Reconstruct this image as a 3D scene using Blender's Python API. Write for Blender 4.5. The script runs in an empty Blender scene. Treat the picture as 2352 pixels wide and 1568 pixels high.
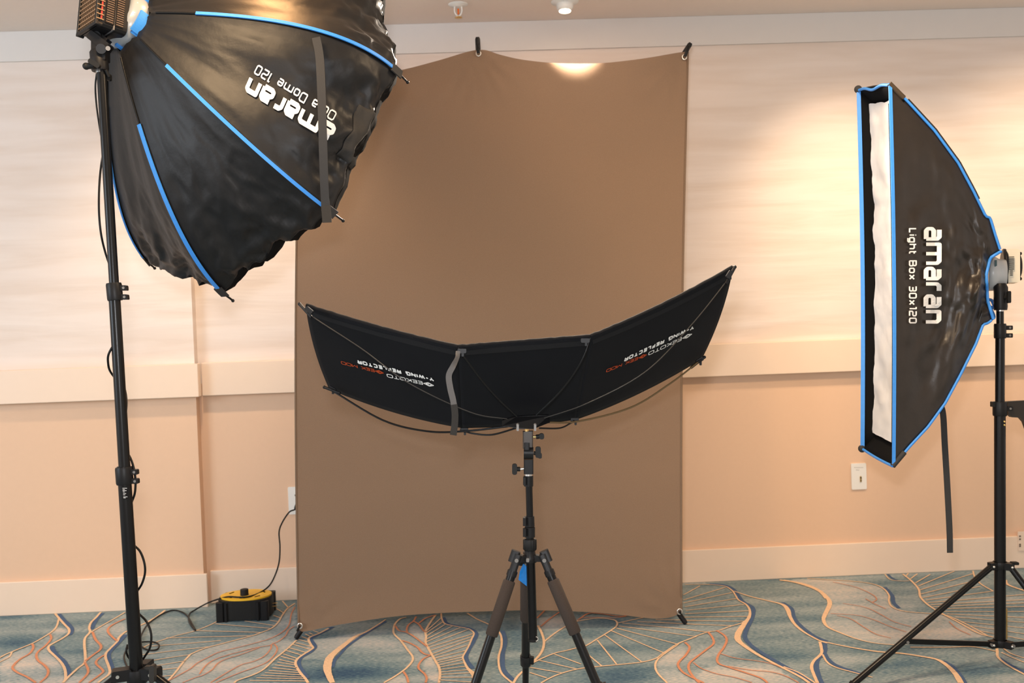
import bpy, bmesh, math, random
import numpy as np
from mathutils import Vector, Matrix, noise
from mathutils.bvhtree import BVHTree
random.seed(4)
S = bpy.context.scene
COL = S.collection
V = Vector

# ------------------------------------------------------------------ camera
F = 2287.0
PITCH, YAW, ROLL = 0.02214, 0.02846, -0.03606
O = V((0.0, -4.286, 1.1686))
cp, sp, cy, sy, cr, sr = math.cos(PITCH), math.sin(PITCH), math.cos(YAW), math.sin(YAW), math.cos(ROLL), math.sin(ROLL)
FW = V((sy*cp, cy*cp, -sp)); R0 = V((cy, -sy, 0)); U0 = R0.cross(FW)
RT = R0*cr + U0*sr; UP = U0*cr - R0*sr
cam = bpy.data.cameras.new('camera'); camo = bpy.data.objects.new('camera', cam); COL.objects.link(camo)
camo.matrix_world = Matrix(((RT.x, UP.x, -FW.x, O.x), (RT.y, UP.y, -FW.y, O.y), (RT.z, UP.z, -FW.z, O.z), (0, 0, 0, 1)))
cam.sensor_fit = 'HORIZONTAL'; cam.sensor_width = 36; cam.lens = 36*F/2352; cam.clip_start = 0.05
cam.dof.use_dof = True; cam.dof.focus_distance = 2.72; cam.dof.aperture_fstop = 5.0
S.camera = camo

def ray(x, y): return FW + RT*((x-1176)/F) + UP*((784-y)/F)
def px(x, y, d): return O + ray(x, y)*d
def onz(x, y, z=0.0):
    r = ray(x, y); return O + r*((z-O.z)/r.z)
def ony(x, y, Y=0.0):
    r = ray(x, y); return O + r*((Y-O.y)/r.y)
def topix(P):
    v = P-O; z = v.dot(FW); return (1176+F*v.dot(RT)/z, 784-F*v.dot(UP)/z)
def camv(r, u, f): return RT*r + UP*u + FW*f

# ------------------------------------------------------------------ world, lights, exposure
W = bpy.data.worlds.new('room_light'); S.world = W; W.use_nodes = True
W.node_tree.nodes['Background'].inputs[0].default_value = (1.0, 0.87, 0.77, 1)
W.node_tree.nodes['Background'].inputs[1].default_value = 0.80
S.view_settings.view_transform = 'Standard'; S.view_settings.look = 'None'
S.view_settings.exposure = 0.30; S.view_settings.gamma = 1.0

def light(name, kind, loc, target, power, color, **kw):
    d = bpy.data.lights.new(name, kind); d.energy = power; d.color = color
    for k, v in kw.items(): setattr(d, k, v)
    o = bpy.data.objects.new(name, d); COL.objects.link(o); o.location = loc
    o.rotation_euler = (V(target)-V(loc)).to_track_quat('-Z', 'Y').to_euler()
    return o
WARM = (1.0, 0.74, 0.49)
# flash just above the camera
light('camera_flash', 'AREA', O + V((-0.05, 0.0, 0.20)), (0.0, 0, 1.15), 26, (0.92, 0.95, 1.0), shape='RECTANGLE', size=0.12, size_y=0.08)
# daylight coming from the window side of the room, behind and left of the camera
light('window_daylight', 'AREA', (-4.6, -4.0, 1.9), (-1.2, 0, 1.9), 88, (0.72, 0.86, 1.0), shape='RECTANGLE', size=1.8, size_y=1.6)
# ceiling downlights washing the wall
def wash(name, x, y, tz, power, ang, tx=None):
    light(name, 'SPOT', (x, y, 2.40), ((x if tx is None else tx), 0.0, tz), power, WARM, spot_size=math.radians(ang), spot_blend=1.0, shadow_soft_size=0.045)
wash('downlight_right', 1.62, -1.05, 1.45, 64, 60)
wash('downlight_left', -0.98, -0.85, 1.05, 58, 95)
wash('downlight_far_right', 2.55, -0.95, 1.0, 62, 100)
wash('downlight_far_left', -2.9, -0.9, 1.2, 9, 100)
light('downlight_above_softbox', 'AREA', (-0.55, -1.46, 2.43), (-0.55, -1.40, 0), 5, (1.0, 0.52, 0.21), shape='DISK', size=0.16)
# room lamps over and behind the camera
light('ceiling_lamp_front', 'AREA', (0.9, -1.9, 2.41), (0.9, -1.9, 0), 26, (1.0, 0.72, 0.45), shape='DISK', size=0.35)
light('ceiling_lamp_left', 'AREA', (-0.75, -2.15, 2.41), (-0.75, -2.15, 0), 18, (1.0, 0.68, 0.38), shape='DISK', size=0.30)

# ------------------------------------------------------------------ materials
MATS = {}
def lin(c): return tuple(((x/12.92) if x <= 0.04045 else ((x+0.055)/1.055)**2.4) for x in c)
def hexc(h): return lin(tuple(int(h[i:i+2], 16)/255 for i in (0, 2, 4)))
def mat(name, col, rough=0.5, metal=0.0, spec=0.5, var=0.0, vscale=40, bump=0.0, bscale=200, bdist=0.002, aniso=None, extra=None):
    if name in MATS: return MATS[name]
    m = bpy.data.materials.new(name); m.use_nodes = True; nt = m.node_tree; N = nt.nodes; L = nt.links
    b = N['Principled BSDF']; b.inputs['Roughness'].default_value = rough; b.inputs['Metallic'].default_value = metal
    b.inputs['Specular IOR Level'].default_value = spec
    tc = N.new('ShaderNodeTexCoord'); mp = N.new('ShaderNodeMapping'); L.new(tc.outputs['Object'], mp.inputs[0])
    if aniso: mp.inputs['Scale'].default_value = aniso
    nz = N.new('ShaderNodeTexNoise'); nz.inputs['Scale'].default_value = vscale; nz.inputs['Detail'].default_value = 5; L.new(mp.outputs[0], nz.inputs[0])
    mx = N.new('ShaderNodeMix'); mx.data_type = 'RGBA'
    lo = tuple(max(0, c*(1-var)) for c in col)+(1,); hi = tuple(min(1, c*(1+var)) for c in col)+(1,)
    mx.inputs[6].default_value = lo; mx.inputs[7].default_value = hi
    L.new(nz.outputs[0], mx.inputs[0]); L.new(mx.outputs[2], b.inputs['Base Color'])
    if bump:
        n2 = N.new('ShaderNodeTexNoise'); n2.inputs['Scale'].default_value = bscale; n2.inputs['Detail'].default_value = 4; L.new(mp.outputs[0], n2.inputs[0])
        bp = N.new('ShaderNodeBump'); bp.inputs['Strength'].default_value = bump; bp.inputs['Distance'].default_value = bdist
        L.new(n2.outputs[0], bp.inputs['Height']); L.new(bp.outputs[0], b.inputs['Normal'])
    if extra: extra(nt, b, mp, mx)
    MATS[name] = m; return m

BLACK = mat('black_metal', (0.006, 0.006, 0.0065), 0.28, 0.0, 0.26, 0.2, 60, 0.05, 900, 0.0005)
PLAST = mat('black_plastic', (0.010, 0.010, 0.011), 0.42, 0, 0.24, 0.2, 60, 0.08, 900, 0.0005)
RUBBER = mat('black_rubber', (0.011, 0.011, 0.011), 0.55, 0, 0.25, 0.2, 60)
FOAM = mat('foam_grip', (0.050, 0.038, 0.032), 0.95, 0, 0.2, 0.3, 500, 0.5, 1400, 0.001)
BOLT = mat('bolt_steel', (0.22, 0.21, 0.20), 0.5, 0.5, 0.4)
STEEL = mat('bright_steel', (0.70, 0.68, 0.65), 0.30, 1.0, 0.5, 0.05, 50)
BRASS = mat('brass', (0.70, 0.46, 0.18), 0.3, 1.0, 0.5, 0.05, 50)
WHITEP = mat('white_plastic', (0.80, 0.78, 0.74), 0.35, 0, 0.5, 0.02, 20)
CREAM = mat('cream_plastic', (0.80, 0.72, 0.56), 0.4, 0, 0.5, 0.02, 20)
def ring_extra(nt, b, mp, mx): b.inputs['Transmission Weight'].default_value = 0.15
RINGM = mat('frosted_ring', (0.36, 0.39, 0.42), 0.25, 0, 0.5, 0.02, 20, extra=ring_extra)
BLUE = mat('blue_piping', hexc('3C8FE6'), 0.45, 0, 0.5, 0.10, 90, 0.15, 800, 0.001)
BLUETAG = mat('blue_tag', hexc('1E7FD0'), 0.35, 0, 0.5, 0.25, 120)
PRINT = mat('white_print', (0.80, 0.79, 0.77), 0.6, 0, 0.3, 0.03, 60)
PRINTO = mat('orange_print', hexc('B8461C'), 0.6, 0, 0.3, 0.1, 60)
RED = mat('red_trim', (0.55, 0.03, 0.02), 0.4)
YEL = mat('yellow_plastic', hexc('F6C22E'), 0.4, 0, 0.5, 0.08, 30)
STRAP = mat('strap_webbing', (0.030, 0.029, 0.029), 0.75, 0, 0.4, 0.3, 900, 0.4, 1500, 0.0006)
DARKGAP = mat('dark_gap', (0.006, 0.005, 0.005), 0.8, 0, 0.2)
def fabric_extra(nt, b, mp, mx):
    N = nt.nodes; L = nt.links
    n = N.new('ShaderNodeTexNoise'); n.inputs['Scale'].default_value = 9; n.inputs['Detail'].default_value = 6; n.inputs['Roughness'].default_value = 0.6
    n.inputs['Distortion'].default_value = 0.0
    L.new(mp.outputs[0], n.inputs[0])
    w = N.new('ShaderNodeTexNoise'); w.inputs['Scale'].default_value = 1600; L.new(mp.outputs[0], w.inputs[0])
    a = N.new('ShaderNodeBump'); a.inputs['Strength'].default_value = 0.30; a.inputs['Distance'].default_value = 0.008; L.new(n.outputs[0], a.inputs['Height'])
    c = N.new('ShaderNodeBump'); c.inputs['Strength'].default_value = 0.12; c.inputs['Distance'].default_value = 0.0005; L.new(w.outputs[0], c.inputs['Height'])
    L.new(a.outputs[0], c.inputs['Normal']); L.new(c.outputs[0], b.inputs['Normal'])
    b.inputs['Sheen Weight'].default_value = 0.04; b.inputs['Sheen Roughness'].default_value = 0.4
NYLON = mat('black_nylon', (0.0080, 0.0077, 0.0082), 0.47, 0, 0.30, 0.25, 30, extra=fabric_extra)
NYLONB = mat('black_brown_nylon', (0.020, 0.0145, 0.0105), 0.38, 0, 0.5, 0.25, 30, extra=fabric_extra)
def refl_extra(nt, b, mp, mx): b.inputs['Sheen Weight'].default_value = 0.02
REFL = mat('matte_black_cloth', (0.0065, 0.0068, 0.0085), 0.75, 0, 0.12, 0.3, 700, 0.35, 1500, 0.0006, extra=refl_extra)
VELCRO = mat('velcro', (0.035, 0.033, 0.031), 0.95, 0, 0.2, 0.4, 900, 0.5, 1500, 0.001)
DIFF = mat('white_diffuser_cloth', (0.80, 0.80, 0.80), 0.8, 0, 0.2, 0.05, 8, 0.5, 7, 0.02, aniso=(1, 1, 1))
SILVER = mat('silver_reflector', (0.7, 0.7, 0.7), 0.3, 0.9)

# wall, ceiling
def wallpaper(nt, b, mp, mx):
    N = nt.nodes; L = nt.links
    m2 = N.new('ShaderNodeMapping'); m2.inputs['Scale'].default_value = (1.6, 1, 15); L.new(mp.inputs[0].links[0].from_socket, m2.inputs[0])
    n = N.new('ShaderNodeTexNoise'); n.inputs['Scale'].default_value = 1.0; n.inputs['Detail'].default_value = 3; n.inputs['Distortion'].default_value = 0.3; L.new(m2.outputs[0], n.inputs[0])
    r = N.new('ShaderNodeValToRGB'); r.color_ramp.elements[0].position = 0.35; r.color_ramp.elements[1].position = 0.65
    e = r.color_ramp.elements.new(0.5); e.color = (0.55, 0.55, 0.55, 1); L.new(n.outputs[0], r.inputs[0])
    g = N.new('ShaderNodeTexNoise'); g.inputs['Scale'].default_value = 260; L.new(mp.outputs[0], g.inputs[0])
    mm = N.new('ShaderNodeMix'); mm.data_type = 'RGBA'; mm.inputs[6].default_value = (*hexc('DCCCC0'), 1); mm.inputs[7].default_value = (*hexc('E5D8CF'), 1)
    L.new(r.outputs[0], mm.inputs[0]); L.new(mm.outputs[2], b.inputs['Base Color'])
    a = N.new('ShaderNodeBump'); a.inputs['Strength'].default_value = 0.22; a.inputs['Distance'].default_value = 0.006; L.new(r.outputs[0], a.inputs['Height'])
    c = N.new('ShaderNodeBump'); c.inputs['Strength'].default_value = 0.12; c.inputs['Distance'].default_value = 0.001; L.new(g.outputs[0], c.inputs['Height'])
    L.new(a.outputs[0], c.inputs['Normal']); L.new(c.outputs[0], b.inputs['Normal'])
PAPER = mat('embossed_wallpaper', hexc('E2D4CA'), 0.55, 0, 0.3, 0.02, 30, extra=wallpaper)
LOWER = mat('peach_beige_paint', hexc('DFBC9F'), 0.6, 0, 0.3, 0.02, 50, 0.12, 500, 0.001)
TRIM = mat('cream_trim_paint', hexc('E9D2BD'), 0.42, 0, 0.4, 0.015, 20, 0.03, 60, 0.001)
CROWN = mat('white_trim_paint', hexc('D9D3CE'), 0.5, 0, 0.35, 0.015, 20)
CEIL = mat('ceiling_paint', hexc('ECDFD5'), 0.7, 0, 0.2, 0.02, 40, 0.08, 400, 0.001)
def cloth_extra(nt, b, mp, mx):
    N = nt.nodes; L = nt.links
    t = N.new('ShaderNodeBsdfTranslucent'); L.new(mx.outputs[2], t.inputs[0])
    ms = N.new('ShaderNodeMixShader'); ms.inputs[0].default_value = 0.42
    L.new(b.outputs[0], ms.inputs[1]); L.new(t.outputs[0], ms.inputs[2]); L.new(ms.outputs[0], N['Material Output'].inputs[0])
CLOTH = mat('brown_backdrop_cloth', hexc('967F6B'), 0.85, 0, 0.15, 0.14, 420, 0.35, 900, 0.001, extra=cloth_extra)
def glow(name, col, s):
    m = bpy.data.materials.new(name); m.use_nodes = True; b = m.node_tree.nodes['Principled BSDF']
    b.inputs['Emission Color'].default_value = (*col, 1); b.inputs['Emission Strength'].default_value = s; MATS[name] = m; return m
LAMP = glow('lamp_glow', (1.0, 0.78, 0.5), 14)
# carpet
def carpet(nt, b, mp, mx):
    N = nt.nodes; L = nt.links
    at = N.new('ShaderNodeAttribute'); at.attribute_name = 'tone'
    m2 = N.new('ShaderNodeMapping'); m2.inputs['Scale'].default_value = (1.2, 5.0, 1); L.new(mp.inputs[0].links[0].from_socket, m2.inputs[0])
    n = N.new('ShaderNodeTexNoise'); n.inputs['Scale'].default_value = 1.6; n.inputs['Detail'].default_value = 6; L.new(m2.outputs[0], n.inputs[0])
    m3 = N.new('ShaderNodeMapping'); m3.inputs['Scale'].default_value = (40, 170, 1); L.new(mp.inputs[0].links[0].from_socket, m3.inputs[0])
    g = N.new('ShaderNodeTexNoise'); g.inputs['Scale'].default_value = 1.6; g.inputs['Detail'].default_value = 5; L.new(m3.outputs[0], g.inputs[0])
    def mth(op, a, c):
        q = N.new('ShaderNodeMath'); q.operation = op
        for i, s in enumerate((a, c)):
            if isinstance(s, (int, float)): q.inputs[i].default_value = s
            else: L.new(s, q.inputs[i])
        return q.outputs[0]
    s1 = mth('MULTIPLY', mth('SUBTRACT', n.outputs[0], 0.5), 0.8)
    s2 = mth('MULTIPLY', mth('SUBTRACT', g.outputs[0], 0.5), 1.0)
    v = mth('ADD', mth('ADD', at.outputs['Fac'], s1), s2)
    r = N.new('ShaderNodeValToRGB'); cr_ = r.color_ramp
    cr_.elements[0].position = 0.0; cr_.elements[0].color = (*hexc('37506C'), 1)
    cr_.elements[1].position = 1.0; cr_.elements[1].color = (*hexc('E4CDBB'), 1)
    for p, c in ((0.25, '5C7684'), (0.45, '84969A'), (0.62, 'A3ADB0'), (0.8, 'C4C0BA')):
        e = cr_.elements.new(p); e.color = (*hexc(c), 1)
    L.new(v, r.inputs[0]); L.new(r.outputs[0], b.inputs['Base Color'])
    bp = N.new('ShaderNodeBump'); bp.inputs['Strength'].default_value = 0.6; bp.inputs['Distance'].default_value = 0.003
    L.new(g.outputs[0], bp.inputs['Height']); L.new(bp.outputs[0], b.inputs['Normal'])
CARPET = mat('carpet_pile', hexc('84969A'), 0.95, 0, 0.1, extra=carpet)
CPEACH = mat('carpet_peach_line', hexc('E8C3A0'), 0.95, 0, 0.1, 0.28, 220, 0.5, 300, 0.002)
CORANGE = mat('carpet_orange_line', hexc('D1906F'), 0.95, 0, 0.1, 0.28, 220, 0.5, 300, 0.002)
CNAVY = mat('carpet_navy_line', hexc('4E6486'), 0.95, 0, 0.1, 0.28, 220, 0.5, 300, 0.002)

# ------------------------------------------------------------------ mesh helpers
def cat(pts, n=8):
    "Catmull-Rom through points (any dimension tuples or Vectors)"
    P = [V(p) if len(p) == 3 else V((p[0], p[1], 0)) for p in pts]
    if len(P) < 3: return [P[0].lerp(P[1], i/n) for i in range(n+1)]
    Q = [P[0]*2-P[1]]+P+[P[-1]*2-P[-2]]; out = []
    for i in range(1, len(Q)-2):
        a, b, c, d = Q[i-1:i+3]
        for k in range(n):
            t = k/n
            out.append(0.5*((2*b)+(c-a)*t+(2*a-5*b+4*c-d)*t*t+(3*b-a-3*c+d)*t**3))
    out.append(P[-1]); return out
def frame(z, hint=None):
    z = V(z).normalized(); h = V(hint) if hint is not None else (V((0, 0, 1)) if abs(z.z) < 0.9 else V((1, 0, 0)))
    x = h.cross(z).normalized(); y = z.cross(x); return x, y, z
class MB:
    def __init__(s): s.v = []; s.f = []; s.m = []; s.sm = []
    def add(s, vs, fs, mi=0, smooth=False):
        o = len(s.v); s.v += [V(p) for p in vs]; s.f += [tuple(i+o for i in f) for f in fs]; s.m += [mi]*len(fs); s.sm += [smooth]*len(fs); return s
    def box(s, c, ax, ay, az, sx, sy_, sz, mi=0):
        c = V(c); vs = [c+ax*(i*sx/2)+ay*(j*sy_/2)+az*(k*sz/2) for i in (-1, 1) for j in (-1, 1) for k in (-1, 1)]
        return s.add(vs, [(0, 1, 3, 2), (4, 6, 7, 5), (0, 4, 5, 1), (2, 3, 7, 6), (0, 2, 6, 4), (1, 5, 7, 3)], mi)
    def bbox(s, c, ax, ay, az, sx, sy_, sz, b=0.15, mi=0):
        "box with chamfered edges along az"
        c = V(c); r = b*min(sx, sy_); pr = []
        for (i, j) in ((1, 1), (-1, 1), (-1, -1), (1, -1)):
            cx, cy_ = i*(sx/2-r), j*(sy_/2-r); a0 = math.atan2(j, i)-math.pi/4
            for k in range(4):
                a = a0+k*math.pi/6; pr.append((cx+r*math.cos(a), cy_+r*math.sin(a)))
        return s.prism([c+ax*x+ay*y-az*(sz/2) for x, y in pr], az*sz, mi)
    def prism(s, base, ext, mi=0, smooth=False):
        n = len(base); ext = V(ext)
        vs = list(base)+[V(p)+ext for p in base]
        fs = [tuple(range(n))[::-1], tuple(range(n, 2*n))]
        s.add(vs, fs, mi); s.add(vs, [(i, (i+1) % n, (i+1) % n+n, i+n) for i in range(n)], mi, smooth); return s
    def cyl(s, p0, p1, r0, r1=None, n=20, mi=0, cap=True):
        r1 = r0 if r1 is None else r1; p0, p1 = V(p0), V(p1); x, y, z = frame(p1-p0)
        a = [p0+x*(r0*math.cos(t))+y*(r0*math.sin(t)) for t in [2*math.pi*i/n for i in range(n)]]
        b = [p1+x*(r1*math.cos(t))+y*(r1*math.sin(t)) for t in [2*math.pi*i/n for i in range(n)]]
        s.add(a+b, [(i, (i+1) % n, (i+1) % n+n, i+n) for i in range(n)], mi, True)
        if cap: s.add(a, [tuple(range(n))[::-1]], mi); s.add(b, [tuple(range(n))], mi)
        return s
    def lathe(s, p0, ax, prof, n=28, mi=0):
        "prof: list of (along axis, radius)"
        x, y, z = frame(ax); vs = []
        for (h, r) in prof:
            for i in range(n):
                t = 2*math.pi*i/n; vs.append(V(p0)+z*h+x*(r*math.cos(t))+y*(r*math.sin(t)))
        fs = [(j*n+i, j*n+(i+1) % n, (j+1)*n+(i+1) % n, (j+1)*n+i) for j in range(len(prof)-1) for i in range(n)]
        s.add(vs, fs, mi, True)
        s.add(vs[:n], [tuple(range(n))[::-1]], mi); s.add(vs[-n:], [tuple(range(n))], mi); return s
    def tube(s, pts, r, n=8, mi=0):
        pts = [V(p) for p in pts]; N_ = len(pts); vs = []; px_ = None
        for i, p in enumerate(pts):
            t = (pts[min(i+1, N_-1)]-pts[max(i-1, 0)]); t = t.normalized() if t.length > 1e-9 else V((0, 0, 1))
            if px_ is None: x = frame(t)[0]
            else:
                x = px_-t*px_.dot(t); x = x.normalized() if x.length > 1e-6 else frame(t)[0]
            px_ = x; y = t.cross(x); rr = r(i/(N_-1)) if callable(r) else r
            vs += [p+x*(rr*math.cos(a))+y*(rr*math.sin(a)) for a in [2*math.pi*k/n for k in range(n)]]
        fs = [(j*n+i, j*n+(i+1) % n, (j+1)*n+(i+1) % n, (j+1)*n+i) for j in range(N_-1) for i in range(n)]
        s.add(vs, fs, mi, True); s.add(vs[:n], [tuple(range(n))[::-1]], mi); s.add(vs[-n:], [tuple(range(n))], mi); return s
    def ribbon(s, pts, w, up, th=0.0015, mi=0):
        "flat band with thickness; w, up may be functions of t"
        pts = [V(p) for p in pts]; N_ = len(pts); vs = []
        for i, p in enumerate(pts):
            t = (pts[min(i+1, N_-1)]-pts[max(i-1, 0)]).normalized(); ww = w(i/(N_-1)) if callable(w) else w
            u = V(up(i/(N_-1)) if callable(up) else up); sd = t.cross(u).normalized(); nn = sd.cross(t).normalized()
            vs += [p+sd*(ww/2)+nn*th/2, p-sd*(ww/2)+nn*th/2, p-sd*(ww/2)-nn*th/2, p+sd*(ww/2)-nn*th/2]
        fs = [(4*j+i, 4*j+(i+1) % 4, 4*j+4+(i+1) % 4, 4*j+4+i) for j in range(N_-1) for i in range(4)]
        fs += [(3, 2, 1, 0), (4*N_-4, 4*N_-3, 4*N_-2, 4*N_-1)]
        return s.add(vs, fs, mi)
    def ball(s, c, r, n=12, mi=0, sc=(1, 1, 1)):
        c = V(c); vs = []
        for j in range(n+1):
            a = math.pi*j/n
            for i in range(n*2):
                t = math.pi*i/n; vs.append(c+V((r*math.sin(a)*math.cos(t)*sc[0], r*math.sin(a)*math.sin(t)*sc[1], r*math.cos(a)*sc[2])))
        m = 2*n; return s.add(vs, [(j*m+i, (j+1)*m+i, (j+1)*m+(i+1) % m, j*m+(i+1) % m) for j in range(n) for i in range(m)], mi, True)
    def grid(s, fn, nu, nv, mi=0, smooth=True):
        vs = [fn(i/nu, j/nv) for i in range(nu+1) for j in range(nv+1)]
        return s.add(vs, [(i*(nv+1)+j, (i+1)*(nv+1)+j, (i+1)*(nv+1)+j+1, i*(nv+1)+j+1) for i in range(nu) for j in range(nv)], mi, smooth)
    def build(s, name, mats, parent=None, bevel=0, solid=0, sub=0, base=None):
        mats = mats if isinstance(mats, (list, tuple)) else [mats]
        me = bpy.data.meshes.new(name); loc = V((0, 0, 0))
        if parent is None:
            if base is not None: loc = V(base)
            elif s.v: loc = V((sum(v.x for v in s.v)/len(s.v), sum(v.y for v in s.v)/len(s.v), min(v.z for v in s.v)))
        else:
            loc = parent['_w']; loc = V(loc)
        me.from_pydata([tuple(v-loc) for v in s.v], [], s.f)
        me.polygons.foreach_set('material_index', s.m); me.polygons.foreach_set('use_smooth', s.sm)
        for m in mats: me.materials.append(m)
        me.validate(); me.update()
        o = bpy.data.objects.new(name, me); COL.objects.link(o)
        if parent is None: o.location = loc
        else: o.parent = parent
        o['_w'] = tuple(loc)
        if solid:
            q = o.modifiers.new('thickness', 'SOLIDIFY'); q.thickness = solid; q.offset = 0
        if bevel:
            q = o.modifiers.new('bevel', 'BEVEL'); q.width = bevel; q.segments = 2; q.limit_method = 'ANGLE'; q.angle_limit = math.radians(40)
        if sub:
            q = o.modifiers.new('smooth', 'SUBSURF'); q.levels = sub; q.render_levels = sub
        return o
def tag(o, label, cat_, group=None):
    o['label'] = label; o['category'] = cat_
    if group: o['group'] = group
    return o
def thing(name, loc, label, cat_, group=None):
    o = bpy.data.objects.new(name, None); o.empty_display_size = 0.05; COL.objects.link(o); o.location = loc; o['_w'] = tuple(loc)
    return tag(o, label, cat_, group)
def struct(o): o['kind'] = 'structure'; return o
X, Y, Z = V((1, 0, 0)), V((0, 1, 0)), V((0, 0, 1))
def sbox(x0, x1, y0, y1, z0, z1): return MB().box(((x0+x1)/2, (y0+y1)/2, (z0+z1)/2), X, Y, Z, x1-x0, y1-y0, z1-z0)

# ------------------------------------------------------------------ room shell
CX = -1.222            # corner where the wall steps back
HR, HRT, BB, CB, H = 0.892, 1.032, 0.142, 2.315, 2.44
wb = MB(); wb.box(((CX+5)/2, 0.05, (HR+0.05+H)/2), X, Y, Z, 5-CX, 0.1, H-HR-0.05, 0); wb.box(((CX+5)/2, 0.05, (HR+0.05)/2), X, Y, Z, 5-CX, 0.1, HR+0.05, 1)
struct(wb.build('wall_back', [PAPER, LOWER], base=(1, 0, 0)))
wl = MB(); wl.box(((CX-5)/2, 0.025, (HR+0.05+H)/2), X, Y, Z, 5+CX, 0.15, H-HR-0.05, 0); wl.box(((CX-5)/2, 0.025, (HR+0.05)/2), X, Y, Z, 5+CX, 0.15, HR+0.05, 1)
struct(wl.build('wall_left', [PAPER, LOWER], base=(-3, 0, 0)))
struct(sbox(CX+0.024, 5, -0.042, 0.0, HR, HRT).build('trim_1', TRIM, bevel=0.003))
struct(sbox(-5, CX+0.024, -0.092, -0.05, HR, HRT).build('trim_2', TRIM, bevel=0.003))
struct(sbox(CX+0.017, 5, -0.016, 0.0, 0, BB).build('baseboard_back', TRIM, bevel=0.003))
struct(sbox(-5, CX+0.017, -0.066, -0.05, 0, BB).build('baseboard_left', TRIM, bevel=0.003))
struct(sbox(CX+0.006, 5, -0.012, 0.0, CB, H).build('trim_3', CROWN, bevel=0.002))
struct(sbox(-5, CX+0.006, -0.062, -0.05, CB, H).build('trim_4', CROWN, bevel=0.002))
struct(sbox(-5, 5, -7.5, 0.1, H, H+0.1).build('ceiling', CEIL))

# ------------------------------------------------------------------ carpet
def zz(ox, oy, s, pts): return [(ox+x/s, oy+y/s) for x, y in pts]
A_ = lambda *p: zz(0, 1340, 5.88, p)
B_ = lambda *p: zz(300, 1340, 5.88, p)
C_ = lambda *p: zz(650, 1380, 7.84, p)
D_ = lambda *p: zz(850, 1380, 7.84, p)
S_ = lambda *p: zz(1050, 1200, 4.26, p)
E_ = lambda *p: zz(1200, 1360, 5.88, p)
F_ = lambda *p: zz(1500, 1300, 5.85, p)
G_ = lambda *p: zz(1800, 1290, 4.26, p)
lines = []   # (material index, width or list, px points)
def ln(mi, w, pts): lines.append((mi, w, pts))
P_, OR_, NV_ = 1, 2, 3
ln(P_, .011, A_((745,410),(795,470),(870,555),(930,620),(925,680),(850,740),(740,800),(660,850),(665,910),(760,1000),(840,1090),(880,1180),(885,1290),(850,1345)))
ln(P_, .009, A_((795,480),(765,580),(700,655),(560,745),(420,820),(200,910),(60,970),(-60,1040)))
ln(OR_, .010, A_((675,690),(690,750),(620,840),(520,920),(490,980),(520,1050),(600,1110),(650,1180),(630,1260),(540,1345)))
ln(OR_, .010, A_((435,820),(450,870),(400,950),(280,1020),(200,1090),(170,1150),(240,1210),(350,1260),(430,1310),(480,1345)))
ln(P_, .007, A_((160,930),(130,990),(60,1030),(-60,1090)))
ln(P_, .011, A_((1360,390),(1300,460),(1230,530),(1205,600),(1215,660),(1150,740),(1140,830),(1150,950),(1145,1070),(1050,1150),(930,1260),(850,1345)))
ln(P_, .008, A_((1215,670),(1400,560),(1560,470),(1690,390)))
ln(OR_, .011, A_((1250,660),(1290,760),(1360,840),(1350,900),(1270,960),(1180,1030),(1145,1060)))
ln(OR_, .010, A_((1145,1070),(1190,1170),(1170,1240),(1070,1345)))
ln(OR_, .010, A_((1690,480),(1560,540),(1470,600),(1460,660),(1520,730),(1580,780)))
ln(P_, .011, A_((2230,365),(2130,440),(2000,520),(1800,610),(1690,660),(1610,730),(1580,790),(1480,890),(1430,950),(1430,1020),(1480,1160),(1470,1230),(1380,1300),(1320,1345)))
ln(OR_, .010, A_((1410,970),(1320,1030),(1300,1090),(1390,1180),(1360,1230),(1200,1345)))
ln(NV_, .022, A_((790,415),(865,500),(960,600),(960,660),(935,700)))
ln(NV_, .024, A_((690,850),(740,950),(840,1040),(905,1140),(930,1260)))
ln(NV_, .018, A_((1390,400),(1290,510),(1240,620)))
ln(NV_, .022, A_((1700,690),(1600,800),(1500,900),(1460,970),(1480,1060),(1520,1170)))
ln(P_, .007, B_((1215,490),(1080,560),(880,640),(650,700),(450,760),(250,830),(130,890)))
B2 = B_((2220,270),(2120,340),(2050,430),(1990,530),(1900,610),(1750,670),(1640,710),(1450,760),(1220,820),(1000,880),(830,950),(780,990),(700,1080),(600,1210),(480,1345))
ln(P_, .009, B2)
for a in (((1140,550),(1880,610)),((880,640),(1760,665)),((480,740),(1640,710)),((280,850),(800,810),(1220,775)),((130,970),(600,910),(1050,860)),((150,1070),(500,1010),(810,965)),((250,1130),(500,1090),(740,1050)),((300,1180),(640,1145)),((430,1260),(560,1245)),((1540,510),(1950,575)),((1880,500),(2000,520)),((1930,435),(2030,470)),((1950,330),(2080,410)),((2050,240),(2130,330))):
    ln(P_, .0065, B_(*a))
ln(OR_, .006, B_((2220,320),(2170,420),(2140,560),(2050,660),(1880,750),(1640,820),(1400,880),(1200,930),(1050,1000),(900,1080),(800,1160),(600,1270),(460,1345)))
ln(OR_, .006, B_((2210,580),(2130,640),(2090,710),(1990,790),(1930,810),(1880,840),(1700,870),(1500,920),(1250,990),(1100,1050),(1000,1130),(930,1230)))
ln(OR_, .006, B_((1900,830),(1890,890),(1800,990),(1650,1060),(1500,1100),(1350,1180),(1200,1270),(1080,1345)))
ln(OR_, .006, B_((1940,820),(1980,880),(1950,960),(1850,1060),(1700,1130),(1500,1200),(1300,1280),(1150,1345)))
ln(OR_, .006, B_((1740,870),(1500,960),(1300,1020),(1180,1080),(1100,1170),(980,1240),(860,1280),(700,1345)))
B8 = B_((2240,770),(2100,900),(1950,1020),(1800,1160),(1650,1240),(1450,1310),(1400,1345))
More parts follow.
